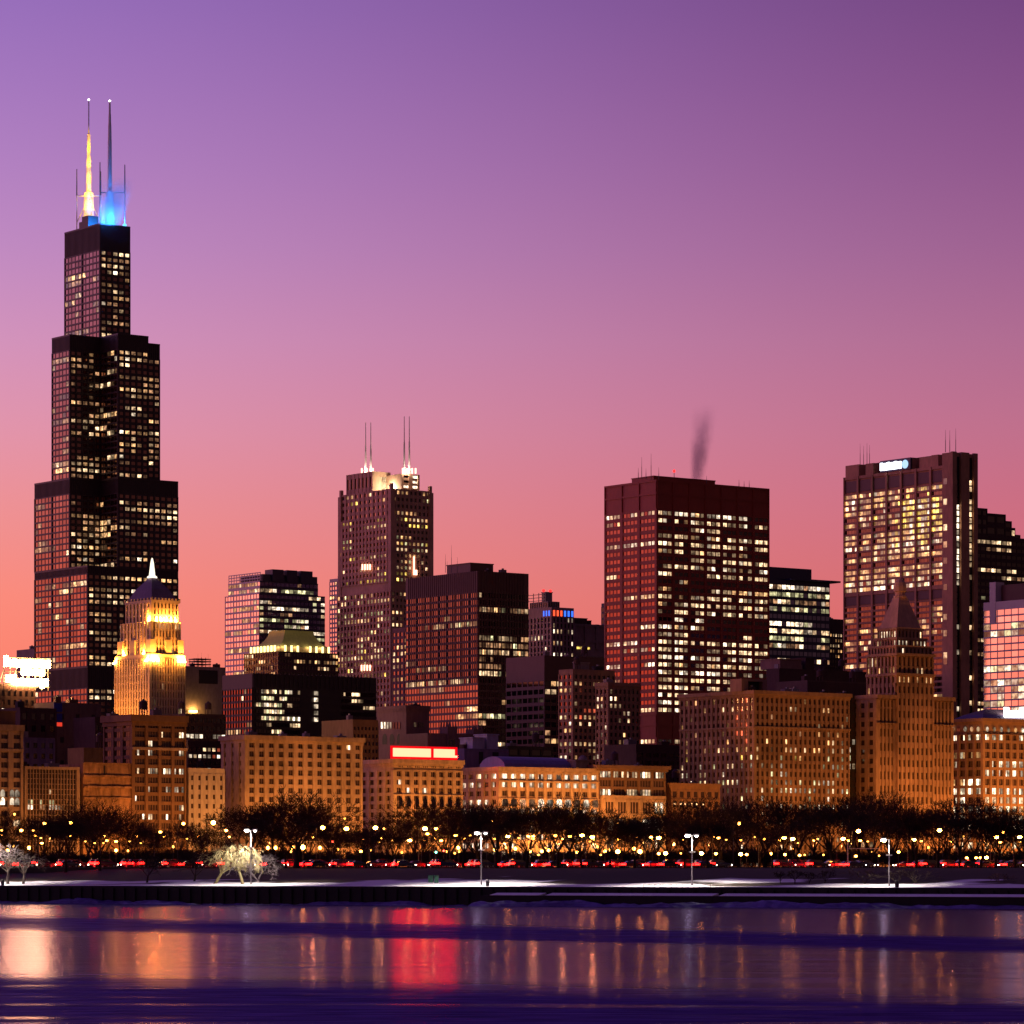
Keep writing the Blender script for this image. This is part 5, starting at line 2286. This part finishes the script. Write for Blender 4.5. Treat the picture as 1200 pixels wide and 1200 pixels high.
def skeleton(rng, H, bole, spread, levels, kids, droop=0.0, lean=0.0, up=.25, stem_r=None):
    """list of (p0, p1, r0, r1, level)"""
    segs = []
    r0 = stem_r or H * .022

    def grow(p, d, ln, r, lev):
        n = 3 if lev < 2 else 2
        q = p
        rr = r
        pts = [p]
        for k in range(n):
            d = (d + Vector((rng.gauss(0, .10), rng.gauss(0, .10), rng.gauss(0, .07)))).normalized()
            if lev >= 2 and droop:
                d = (d + Vector((0, 0, -droop * (lev - 1)))).normalized()
            elif lev >= 1:
                d = (d + Vector((0, 0, up * .35))).normalized()
            e = q + d * (ln / n)
            r2 = rr * .86
            segs.append((q, e, rr, r2, lev))
            q, rr = e, r2
            pts.append(e)
        if lev >= levels:
            return
        k = kids[min(lev, len(kids) - 1)]
        a0 = rng.uniform(0, 6.28)
        for i in range(k):
            az = a0 + 6.283 * i / k + rng.uniform(-.5, .5)
            tilt = spread * rng.uniform(.55, 1.2) * (1.0 if lev else .95)
            a = d.orthogonal().normalized()
            c = d.cross(a)
            nd = (d * math.cos(tilt) + (a * math.cos(az) + c * math.sin(az)) * math.sin(tilt)).normalized()
            start = pts[-1] if i < 2 or lev == 0 else pts[rng.randrange(1, len(pts))]
            grow(start, nd, ln * rng.uniform(.60, .86), rr * rng.uniform(.52, .68), lev + 1)
    d0 = Vector((lean, rng.gauss(0, .05), 1)).normalized()
    # bole
    q = Vector((0, 0, -.3))
    rr = r0 * 1.35
    for k in range(4):
        d0 = (d0 + Vector((rng.gauss(0, .05), rng.gauss(0, .05), .05))).normalized()
        e = q + d0 * (bole / 4)
        segs.append((q, e, rr, rr * .9, 0))
        q, rr = e, rr * .9
    k = kids[0]
    a0 = rng.uniform(0, 6.28)
    for i in range(k):
        az = a0 + 6.283 * i / k + rng.uniform(-.35, .35)
        tilt = spread * rng.uniform(.6, 1.15)
        nd = (d0 * math.cos(tilt) + Vector((math.cos(az), math.sin(az), 0)) * math.sin(tilt)).normalized()
        grow(q, nd, (H - bole) * rng.uniform(.30, .38), rr * .62, 1)
    return segs


def tree_meshes(segs, bark, twig_r, bark_twig=None):
    tb, cb = MB(), MB()
    for p0, p1, r0, r1, lev in segs:
        if lev == 0:
            tb.tube(p0, p1, r0, r1, bark, 8, caps=False)
        elif lev == 1:
            cb.tube(p0, p1, r0, r1, bark, 6, caps=False)
        else:
            cb.tube(p0, p1, max(r0, twig_r), max(r1, twig_r * .7), bark_twig or bark, 3, caps=False)
    return tb.mesh('trunk'), cb.mesh('crown')


def make_tree(name, meshes, label, cat, group=None):
    t = empty(name, (0, 0, 0))
    tag(t, label, cat, group)
    link('trunk', meshes[0], t)
    link('crown', meshes[1], t)
    return t


PROTO, PH = [], []
for k in range(6):
    rng = random.Random(100 + k)
    H = 13.5
    sg_ = skeleton(rng, H, H * rng.uniform(.20, .27), rng.uniform(.55, .70), 6, (4, 3, 3, 3, 3, 3), up=.18)
    PROTO.append(tree_meshes(sg_, BARK, .036))
    PH.append(sorted(max(q[0].z, q[1].z) for q in sg_)[int(len(sg_) * .985)])
TREE_N = 0


def place_tree(px, D, top, label, group, k=None, wide=1.0):
    global TREE_N
    rng = random.Random(900 + TREE_N)
    TREE_N += 1
    k = rng.randrange(6) if k is None else k
    m = PROTO[k]
    t = make_tree('bare_tree', m, label, 'tree', group)
    x = ux(px) * D
    z = ground_z(x, D)
    h = zat(top, D) - z
    s_ = h / PH[k]
    t.location = (x, D, z)
    t.scale = (s_ * wide, s_ * wide, s_)
    t.rotation_euler = (0, 0, rng.uniform(0, 6.28))
    return t


rng = random.Random(71)
H = 15.5
_sk = skeleton(rng, H, H * .24, .62, 6, (5, 4, 4, 3, 3, 3), up=.10, stem_r=.40)
_m = tree_meshes(_sk, BARK, .040)
_t = make_tree('bare_tree', _m, 'biggest bare elm, wide vase shaped crown standing before the long tan hotel', 'tree')
_t.location = (ux(347) * 722, 722, ground_z(ux(347) * 722, 722))
_s = (zat(931, 722) - _t.location[2]) / sorted(max(q[0].z, q[1].z) for q in _sk)[int(len(_sk) * .985)]
_t.scale = (_s * 1.32, _s * 1.32, _s)
G1 = 'bare trees along the near kerb of the lakefront road'
G2 = 'bare trees massed in the park behind the road'
T1 = 'dark bare winter tree in the row along the near kerb of the lakefront road'
T2 = 'dark bare winter tree in the mass of the park behind the lakefront road'
rg = random.Random(77)
for px, top in ((77, 958), (117, 956), (172, 965), (226, 968), (335, 966), (390, 972), (429, 974), (464, 972), (500, 975), (543, 946), (582, 944), (617, 946), (654, 942),
                (682, 948), (715, 958), (744, 962), (802, 968), (829, 964), (905, 972), (1073, 952), (1099, 950), (1125, 956), (1149, 950), (1167, 952), (1190, 955)):
    x0_ = ux(px) * 730
    D_ = road_c(x0_) - 20 - rg.uniform(0, 6)
    place_tree(px, D_, top, T1, G1)


def crown_line(px):
    """row of the tree tops behind the road, read off the photograph"""
    tab = [(0, 958), (60, 952), (110, 948), (150, 956), (200, 968), (250, 968), (300, 956), (340, 948), (400, 962), (430, 960), (460, 950), (500, 944), (560, 942), (620, 944), (680, 944),
           (720, 950), (780, 950), (830, 942), (880, 944), (940, 938), (1000, 934), (1060, 938), (1110, 940), (1160, 946), (1200, 950)]
    for (a, ya), (c, yc) in zip(tab, tab[1:]):
        if a <= px <= c:
            return ya + (yc - ya) * (px - a) / (c - a)
    return 952


n = 0
for D_, step, drop in ((835, 41, 6), (905, 34, 0), (985, 31, 3)):
    px = -20 + rg.uniform(0, 20)
    while px < 1225:
        place_tree(px, D_ + rg.uniform(-22, 22), crown_line(px) + drop + rg.choice((-10, -4, 0, 3, 6, 12, 20)) + rg.uniform(-3, 4), T2, G2, None, rg.uniform(1.0, 1.3))
        px += step * rg.uniform(.75, 1.25)

BUSH = []
for k in range(3):
    rng = random.Random(300 + k)
    BUSH.append(tree_meshes(skeleton(rng, 4.2, .5, .75, 5, (6, 4, 3, 3, 3), up=.1, stem_r=.06), barkmat('brown_twig_dark', (.035, .025, .018)), .036))
rg2 = random.Random(12)
for D_, step in ((880, 17), (945, 15), (1010, 13)):
    px = -10
    while px < 1212:
        rng = rg2
        t = make_tree('bare_shrub', BUSH[rng.randrange(3)], 'leafless brown shrub in the thicket under the park trees', 'shrub', 'shrubs in the thicket under the park trees')
        dd = D_ + rng.uniform(-20, 20)
        x = ux(px) * dd
        t.location = (x, dd, ground_z(x, dd))
        s_ = rng.uniform(.8, 1.4)
        t.scale = (s_ * 1.25, s_ * 1.25, s_)
        t.rotation_euler = (0, 0, rng.uniform(0, 6.28))
        px += step * rng.uniform(.7, 1.3)


# trees on the snow by the water, caught in the white lamp light
def shore_tree(name, px, D, top, seed, label, droop, lean, bark, wide=1.0, levels=5, kids=(4, 3, 3, 3, 3), twig=.022, spread=.6, bole=.3, bt=None):
    rng = random.Random(seed)
    x = ux(px) * D
    z = ground_z(x, D)
    H = zat(top, D) - z
    sg_ = skeleton(rng, H, H * bole, spread, levels, kids, droop=droop, lean=lean, up=.15, stem_r=H * .024)
    t = make_tree(name, tree_meshes(sg_, bark, twig, bt), label, 'tree')
    t.location = (x, D, z)
    t.scale = (wide, wide, 1)
    return t


dsh = lambda px, s_=20: (607 + s_) / (1 + .575 * ux(px))
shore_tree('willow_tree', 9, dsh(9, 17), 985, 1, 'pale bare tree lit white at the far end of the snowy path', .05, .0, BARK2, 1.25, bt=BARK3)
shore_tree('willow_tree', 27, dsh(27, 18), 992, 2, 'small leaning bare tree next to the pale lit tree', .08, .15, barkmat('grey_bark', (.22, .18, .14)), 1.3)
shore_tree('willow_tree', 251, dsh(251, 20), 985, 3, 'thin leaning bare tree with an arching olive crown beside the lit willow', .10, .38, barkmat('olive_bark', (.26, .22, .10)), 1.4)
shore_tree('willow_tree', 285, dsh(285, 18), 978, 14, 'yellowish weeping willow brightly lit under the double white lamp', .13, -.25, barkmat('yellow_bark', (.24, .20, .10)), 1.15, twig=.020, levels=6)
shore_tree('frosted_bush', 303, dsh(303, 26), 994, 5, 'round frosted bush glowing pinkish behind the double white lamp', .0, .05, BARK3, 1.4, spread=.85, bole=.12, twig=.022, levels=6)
for i, (px, top, lb_) in enumerate(((172, 998, 'small dark bare tree on the snow edge below the brown brick office'), (227, 996, 'dark twiggy tree at the snow edge beside the leaning olive tree'),
                                    (914, 1016, 'tiny bare sapling on the snow patch, first of the four'), (931, 1014, 'tiny bare sapling on the snow patch, second of the four'),
                                    (948, 1017, 'tiny bare sapling on the snow patch, third of the four'), (966, 1015, 'tiny bare sapling on the snow patch, last of the four'),
                                    (1013, 1012, 'low bare bush on the grass beside the single white lamp'), (1072, 1013, 'wide bare bush in front of the red tail lights'),
                                    (1050, 1012, 'twiggy lit bush right behind the single white lamp'),
                                    (1172, 1018, 'low scrubby bush at the end of the snowy path'))):
    shore_tree('bare_shrub' if i > 1 else 'bare_tree', px, dsh(px, 26 if i < 6 else 30), top, 40 + i, lb_, .0, .1, BARK if i < 6 else barkmat('brown_twig', (.14, .11, .08)), 1.3 if i < 6 else 2.2, levels=4 if i > 1 else 5,
               spread=.7, bole=.25 if i < 6 else .1, twig=.03)

# ------------------------------------------------------------------ lamps
ORG = (1.0, .37, .085)
HEAD = {k: lampmat('sodium_lamp_%s' % k, (1.0, .30 + g, .03 + g * .3), v) for k, v, g in (('strong', 150, .03), ('middle', 36, .05), ('weak', 9, .10))}
POLEM = wallmat('dark_lamp_post', (.05, .045, .045), .5)


def lamp_meshes(h, head, r, arm):
    p = MB()
    p.tube((0, 0, -.4), (0, 0, .7), .16, .12, POLEM, 6)
    p.tube((0, 0, .7), (0, 0, h), .09, .06, POLEM, 6)
    c = MB()
    g = MB()
    if arm:
        p.tube((0, 0, h), (arm * .5, 0, h + .35), .06, .05, POLEM, 5)
        p.tube((arm * .5, 0, h + .35), (arm, 0, h + .3), .05, .05, POLEM, 5)
        c.box(arm - .3, arm + .5, -.2, .2, h + .24, h + .42, POLEM, bottom=True)
        g.lathe([(.05, -r * .8), (r * .8, -r * .5), (r, 0), (r * .8, r * .5), (.05, r * .7)], (arm + .15, 0, h + .1), head, 8)
    else:
        c.lathe([(.16, 0), (.18, .12), (.1, .2)], (0, 0, h - .1), POLEM, 8)
        g.lathe([(.08, .0), (r * .8, r * .4), (r, r), (r * .8, r * 1.6), (.08, r * 2)], (0, 0, h + .08), head, 8)
    return p.mesh('pole'), c.mesh('lamp_cap'), g.mesh('lamp_globe')


LM = {}


def lamp_root(name, kind, tall):
    if (kind, tall) not in LM:
        r = {'strong': .52, 'middle': .40, 'weak': .28}[kind]
        LM[(kind, tall)] = lamp_meshes(9.0 if tall else 4.0, HEAD[kind], r if tall else r * .92, 1.3 if tall else 0)
    ms_ = LM[(kind, tall)]
    t = empty(name, (0, 0, 0))
    link('pole', ms_[0], t)
    link('lamp_cap', ms_[1], t)
    link('lamp_globe', ms_[2], t)
    return t


lamps = [(17, 954, 2), (52, 965, 1), (83, 964, 1), (25, 973, 1), (39, 973, 2), (48, 982, 2), (49, 988, 1), (100, 986, 2), (111, 988, 2), (121, 988, 2), (125, 985, 1), (136, 986, 1), (152, 986, 2), (136, 996, 1),
         (150, 996, 2), (165, 988, 2), (188, 975, 1), (203, 991, 2), (215, 965, 1), (219, 983, 2), (250, 964, 0), (265, 973, 1), (34, 993, 1), (9, 996, 1), (16, 990, 2), (2, 973, 2),
         (378, 970, 0), (406, 971, 0), (404, 959, 2), (440, 970, 0), (450, 971, 2), (498, 971, 0), (511, 971, 1), (501, 977, 1), (480, 985, 0), (444, 987, 2), (460, 985, 2), (517, 985, 1), (426, 984, 2), (498, 985, 2),
         (534, 979, 1), (551, 979, 2), (577, 961, 1), (595, 980, 0), (343, 993, 1), (355, 993, 0), (314, 993, 1), (323, 993, 1), (341, 997, 2), (375, 993, 1), (396, 994, 2), (423, 997, 1), (434, 995, 2), (471, 998, 2),
         (537, 993, 1), (523, 997, 2), (538, 997, 2), (533, 999, 2), (580, 995, 1), (593, 992, 2),
         (608, 982, 2), (619, 980, 1), (625, 980, 1), (651, 979, 1), (668, 980, 1), (674, 980, 2), (682, 979, 0), (694, 981, 0), (691, 986, 2), (746, 981, 2), (763, 981, 1), (772, 982, 0), (724, 964, 2), (866, 965, 1),
         (842, 982, 1), (836, 981, 2), (851, 984, 2), (604, 994, 1), (621, 997, 1), (635, 997, 1), (639, 993, 2), (643, 996, 1), (631, 1001, 2), (676, 998, 1), (704, 1001, 2), (709, 997, 1), (714, 995, 2), (724, 998, 0),
         (743, 994, 1), (750, 998, 0), (772, 1000, 1), (780, 1000, 0), (798, 999, 2), (822, 1000, 0), (839, 1000, 1), (868, 1001, 0), (875, 1001, 1), (884, 981, 2), (896, 983, 1),
         (919, 982, 0), (929, 983, 0), (935, 988, 2), (930, 994, 2), (958, 983, 2), (988, 983, 0), (1006, 974, 0), (1008, 985, 1), (1003, 1003, 1), (1017, 986, 2), (1036, 986, 1), (1030, 1002, 2), (1053, 998, 1),
         (1071, 984, 0), (1101, 973, 0), (1111, 980, 2), (1129, 980, 2), (1168, 981, 0), (1175, 975, 1), (1172, 987, 1), (1195, 981, 0), (904, 1000, 1), (920, 1001, 1), (937, 1002, 1), (943, 1001, 2), (965, 1001, 2),
         (1133, 1005, 1), (1144, 1005, 1), (1149, 1005, 1), (1156, 1005, 0), (1167, 1006, 2), (1082, 1011, 2), (700, 991, 2), (1022, 998, 2), (1088, 992, 2)]
GA, GB = 'tall sodium street lamps along the lakefront road', 'small globe lamps along the park walks'
LA_ = 'tall sodium street lamp glowing orange among the bare trees by the road'
LB_ = 'short globe lamp glowing warm on a park walk under the bare trees'
rg = random.Random(31)
for px, py, k in lamps:
    kind = ('strong', 'middle', 'weak')[k]
    tall = py < 989
    if tall:
        D_ = (770, 800, 880)[k] + rg.uniform(-6, 12)
        if py < 968:
            D_ += 40
    else:
        D_ = (790, 805, 845)[k] + rg.uniform(-8, 16)
    x = ux(px) * D_
    zc = zat(py, D_)
    gz = ground_z(x, D_)
    hh = 9.1 if tall else 4.55
    t = lamp_root('street_lamp' if tall else 'park_lamp', kind, tall)
    tag(t, LA_ if tall else LB_, 'street lamp' if tall else 'park lamp', GA if tall else GB)
    sc_ = (zc - gz) / hh
    t.location = (x - (1.45 if tall else 0) * .9, D_, gz)
    t.scale = (.9, .9, sc_) if .8 < sc_ < 1.5 else (.9, .9, sc_)

# white lamps on the shore path
WHT = lampmat('white_lamp_lens', (1.0, .90, .84), 55)
WHT2 = lampmat('white_lamp_small', (1.0, .86, .80), 14)
GALV = wallmat('pale_lamp_post', (.42, .40, .38), .5)


def shore_lamp(px, top, label, heads, power, s_=15.0, arm=.72):
    D_ = dsh(px, s_)
    x = ux(px) * D_
    gz = ground_z(x, D_)
    h = zat(top, D_) - gz
    t = empty('shore_lamp', (x, D_, gz))
    tag(t, label, 'street lamp')
    b = MB()
    b.tube((0, 0, -.3), (0, 0, .5), .17, .13, GALV, 8)
    b.tube((0, 0, .5), (0, 0, h + .05), .11, .085, GALV, 8)
    b.build('pole', t)
    b = MB()
    b.tube((-arm if 'L' in heads else 0, 0, h), (arm if 'R' in heads else 0, 0, h), .05, .05, GALV, 6)
    b.build('arm', t)
    b = MB()
    zc = h * .72 - .5
    b.box(-.5, .5, -.12, .12, zc, zc + .22, GALV, bottom=True)
    b.build('fixture_box', t)
    for hd in heads:
        sx = -1 if hd == 'L' else 1
        b = MB()
        b.box(sx * arm - .45, sx * arm + .45, -.22, .22, h + .02, h + .26, GALV, bottom=True)
        hh = b.build('lamp_head', t)
        b = MB()
        r = .42 if hd == 'L' or len(heads) == 1 else .26
        b.lathe([(.05, -.30), (r * .8, -.22), (r, -.08), (r * .9, .012)], (sx * arm, 0, h), WHT if r > .3 else WHT2, 10)
        b.build('lamp_lens', hh)
        pointlight('lamp_light', (sx * arm, 0, h - .45), (1.0, .86, .76), power * 1.9 * (1 if r > .3 else .45), .3, t, spot=132, aim=(0, .12, -1), blend=.3)


shore_lamp(294, 973, 'tall white double lamp blazing over the lit willow on the snowy path', 'LR', 6500, 15)
shore_lamp(564, 976, 'white double lamp on the snow between the green cabinets and the litter bin', 'LR', 8000)
shore_lamp(811, 979, 'white double lamp on the snow below the long terracotta office', 'LR', 8000)
shore_lamp(1042, 984, 'single armed white lamp beside the twiggy bushes', 'L', 4500, arm=.9)
shore_lamp(-16, 968, 'white double lamp at the far end of the snowy path', 'LR', 9000)

# ------------------------------------------------------------------ things on the shore and by the road
GRN = wallmat('green_painted_steel', (.035, .10, .07), .5)
for px, lb_ in ((505, 'dark green utility cabinet at the edge of the grass, the wider of two'), (511.5, 'dark green utility cabinet at the edge of the grass, the narrower of two')):
    D_ = dsh(px, 26)
    x = ux(px) * D_
    t = empty('utility_cabinet', (x, D_, ground_z(x, D_) - .1), -.2)
    tag(t, lb_, 'cabinet')
    ww = .42 if px < 508 else .32
    b = MB()
    b.box(-ww, ww, -.3, .3, 0, 1.35, GRN)
    b.box(-ww - .05, ww + .05, -.36, .36, 1.35, 1.43, GRN, bottom=True)
    b.build('housing', t)
    b = MB()
    b.box(-ww + .06, -.02, -.335, -.3, .15, 1.25, GRN)
    b.box(.02, ww - .06, -.335, -.3, .15, 1.25, GRN)
    b.build('door', t)
for px, s_, lb_ in ((571.5, 9, 'dark litter bin on the snow beside a white double lamp'), (1051, 7, 'dark litter bin near the single armed white lamp'), (3, 6, 'dark litter bin near the pale lit tree')):
    D_ = dsh(px, s_)
    x = ux(px) * D_
    t = empty('litter_bin', (x, D_, ground_z(x, D_) - .05))
    tag(t, lb_, 'litter bin')
    b = MB()
    b.lathe([(.24, 0), (.30, .1), (.31, .85), (.27, .86)], (0, 0, 0), LOUVRE, 12)
    b.build('bin_body', t)
    b = MB()
    b.lathe([(.33, .9), (.33, .96), (.18, 1.1), (.05, 1.14)], (0, 0, 0), LOUVRE, 12)
    b.build('bin_lid', t)
# low railing along part of the wall
RL = wallmat('wet_steel_rail', (.30, .29, .30), .35, .1, .5, .6)
t = empty('shore_railing', spt(26, -.35, 3.05), math.atan2(sdir.y, sdir.x))
tag(t, 'low steel railing along the edge of the sea wall', 'railing')
b = MB()
for k in range(13):
    b.box(-6 + k * 1.0, -6 + k * 1.0 + .07, -.05, .05, 0, .42, RL)
b.build('post', t)
b = MB()
b.box(-6, 6.07, -.04, .04, .42, .48, RL, bottom=True)
b.build('rail', t)

# traffic signals
def signal(px, py, D_, col, label):
    x = ux(px) * D_
    gz = ground_z(x, D_)
    h = zat(py, D_) - gz
    t = empty('traffic_signal', (x, D_, gz))
    tag(t, label, 'traffic light')
    b = MB()
    b.tube((0, 0, -.2), (0, 0, h + .5), .09, .07, POLEM, 6)
    b.build('pole', t)
    b = MB()
    b.box(-.22, .22, -.42, -.1, h - .75, h + .6, LOUVRE, bottom=True)
    hb = b.build('signal_head', t)
    for k, nm in enumerate(('red', 'amber', 'green')):
        b = MB()
        on = nm == col
        m = lampmat('signal_' + nm, {'red': (1, .05, .03), 'amber': (1, .5, .05), 'green': (.25, 1, .8)}[nm], 16, False) if on else LOUVRE
        b.lathe([(.05, 0), (.19, .03), (.19, .12), (.05, .14)], (0, 0, 0), m, 10)
        o = b.build('signal_lens', hb)
        o.location = (0, -.42, h + .35 - k * .42)
        o.rotation_euler = (math.pi / 2, 0, 0)


signal(520, 999, 800, 'red', 'traffic signal showing red near the crossing behind the white headlights')
signal(511, 996, 806, 'green', 'traffic signal showing bluish green beside the red one')
signal(390, 988, 815, 'red', 'lone red traffic signal just past the big spreading elm')
signal(1126, 1007, 790, 'green', 'traffic signal showing bluish green below the porthole building')
signal(1134, 1010, 786, 'red', 'traffic signal showing red at the far crossing below the porthole building')
t = empty('signal_gantry', (ux(993.5) * 795, 795, 6.2))
tag(t, 'long lit mast arm over the road beside two bright sodium lamps', 'mast arm')
h = zat(994.5, 795) - 6.2
b = MB()
b.tube((0, 0, -.2), (0, 0, h + 1.6), .14, .1, GALV, 8)
b.build('pole', t)
b = MB()
b.tube((0, 0, h), (7.4, 0, h), .10, .07, GALV, 6)
b.box(2.4, 5.2, -.1, .1, h - .12, h + .12, GALV, bottom=True)
b.build('arm', t)

# ------------------------------------------------------------------ cars on the lakefront road
TL = lampmat('tail_light', (1.0, .0035, .0025), 50)
HLM = lampmat('head_light', (1.0, .80, .58), 26)
RUBB = wallmat('tyre_rubber', (.02, .02, .02), .8)
RIM = wallmat('alloy_rim', (.35, .35, .36), .35, .1, .5, .8)
CGL = glassmat('car_glass', (.5, .45, .45), .25)


def car_meshes(paint, kind):
    L2, W2 = 2.25, .88
    if kind == 'sedan':
        prof = [(-2.25, .35), (-2.25, .82), (-1.95, .95), (-1.45, .98), (-.85, 1.38), (.25, 1.42), (1.0, .98), (1.9, .86), (2.22, .70), (2.25, .35)]
        win = [(-1.32, 1.0), (-.82, 1.33), (.22, 1.36), (.88, 1.0)]
    else:
        prof = [(-2.25, .4), (-2.27, 1.0), (-2.05, 1.60), (-1.6, 1.70), (.25, 1.70), (1.0, 1.10), (1.95, .98), (2.22, .80), (2.25, .4)]
        win = [(-2.0, 1.08), (-1.75, 1.58), (.22, 1.60), (.85, 1.10)]
    b = MB()
    n = len(prof)

    def sec(w, ins):
        return [(x, w - (ins if z > 1.02 else 0), z) for x, z in prof]
    A_, B2 = sec(W2, .14), [(x, -y, z) for x, y, z in sec(W2, .14)]
    k = len(b.v)
    b.v += A_ + B2
    mi = b.mi(paint)
    for i in range(n):
        j = (i + 1) % n
        b.f.append((k + i, k + j, k + n + j, k + n + i))
        b.m.append(mi)
    b.f.append(tuple(k + i for i in reversed(range(n))))
    b.m.append(mi)
    b.f.append(tuple(k + n + i for i in range(n)))
    b.m.append(mi)
    body = b.mesh('body')
    b = MB()
    for sgn in (1, -1):
        y = sgn * (W2 - .125)
        pts = [(x, y + sgn * (.02 if z > 1.02 else .13), z) for x, z in win]
        b.face(pts if sgn < 0 else pts[::-1], CGL)
    glass = b.mesh('window')
    w = MB()
    w.tube((0, -.1, 0), (0, .1, 0), .33, .33, RUBB, 12)
    w.tube((0, -.11, 0), (0, .11, 0), .2, .2, RIM, 8)
    wheel = w.mesh('wheel')
    t_ = MB()
    t_.box(-.12, .80, -.19, .19, -.15, .16, TL, bottom=True)
    tail = t_.mesh('taillight')
    t_ = MB()
    t_.box(-.06, .06, -.15, .15, -.08, .08, HLM, bottom=True)
    head = t_.mesh('headlight')
    return body, glass, wheel, tail, head, kind


PAINTS = [('black', wallmat('black_car_paint', (.02, .02, .022), .25, .05, .6)), ('dark grey', wallmat('grey_car_paint', (.07, .07, .075), .3, .05, .6, .3)),
          ('dark red', wallmat('red_car_paint', (.20, .02, .02), .25, .05, .6)), ('brown', wallmat('brown_car_paint', (.06, .04, .03), .3, .05, .6)), ('dark blue', wallmat('blue_car_paint', (.02, .03, .09), .25, .05, .6))]
CARM = [(nm, kd, car_meshes(m, kd)) for nm, m in PAINTS for kd in ('sedan', 'estate')]
rg = random.Random(55)


def place_car(px, off, heading, used=[0]):
    nm, kd, (body, glass, wheel, tail, head, _) = CARM[rg.randrange(len(CARM))]
    # distance on the road at lane offset
    u = ux(px)
    D_ = 762 - off
    for _k in range(6):
        x = u * D_
        D_ = road_c(x) - off * 1.03
    x = u * D_
    t = empty('parked_car' if False else 'car', (x, D_, RZ + .0), math.atan2(rdir.y, rdir.x) + (0 if heading > 0 else math.pi))
    if heading > 0:
        tag(t, '%s %s car in the road traffic with glowing red tail lights' % (nm, kd), 'car', '%s %s cars driving away with red tail lights' % (nm, kd))
    else:
        tag(t, '%s %s car in the road traffic coming on with white headlights' % (nm, kd), 'car', '%s %s cars coming on with headlights' % (nm, kd))
    link('body', body, t)
    link('window', glass, t)
    for wx in (-1.4, 1.4):
        for wy in (-.8, .8):
            link('wheel', wheel, t, (wx, wy, .33))
    zt = .72 if kd == 'sedan' else .9
    for wy in (-.74, .74):
        link('taillight', tail, t, (-2.2, wy, zt))
        link('headlight', head, t, (2.2, wy, .62))


for off, step, a, c in ((13.5, 46, -14, 1205), (9.8, 40, 6, 1205), (6.2, 37, -8, 1205), (2.6, 36, 12, 1205)):
    px = a + rg.uniform(0, 10)
    while px < c:
        skip = 862 < px < 918 or (1030 < px < 1072)
        if not skip:
            place_car(px, off, 1)
        px += step * rg.uniform(.88, 1.15)
px = 436
while px < 545:
    place_car(px, -8, -1)
    px += 36 * rg.uniform(.95, 1.1)
for px in (1060, 1100, 1138, 1175):
    place_car(px, -7, -1)

# ------------------------------------------------------------------ the avenue's own lamps wash the old fronts in orange
def avenue_lamp(px, watts, off=17.0, h=11.0):
    D0 = avenue(px)
    x0 = ux(px) * D0
    x, y = x0 + SA * off, D0 - CA * off
    t = empty('street_lamp', (x, y, 6.9), A + math.pi / 2)
    tag(t, 'avenue street lamp hidden in the trees before the old building row', 'street lamp', 'street lamps along the park avenue')
    ms_ = LM[('middle', True)]
    for m_, nm in zip(ms_, ('pole', 'lamp_cap', 'lamp_globe')):
        link(nm, m_, t)
    pointlight('lamp_light', (1.45, 0, 8.2), ORG, watts, .6, t)


for px, wt in ((-30, 9), (10, 10), (50, 14), (90, 22), (128, 34), (160, 13), (200, 8), (236, 40), (285, 26), (320, 42), (360, 44), (400, 38), (440, 16), (475, 44), (510, 60), (545, 26), (590, 55), (625, 90), (660, 100), (690, 80),
               (730, 22), (765, 22), (805, 30), (850, 34), (890, 20), (930, 26), (970, 26), (1015, 40), (1050, 50), (1090, 44), (1130, 60), (1170, 100), (1205, 100)):
    if px >= 800:
        avenue_lamp(px, wt * 340.0, 29.0)
    elif 270 < px < 430:
        avenue_lamp(px, wt * 270.0, 23.0)
    else:
        avenue_lamp(px, wt * 205.0)
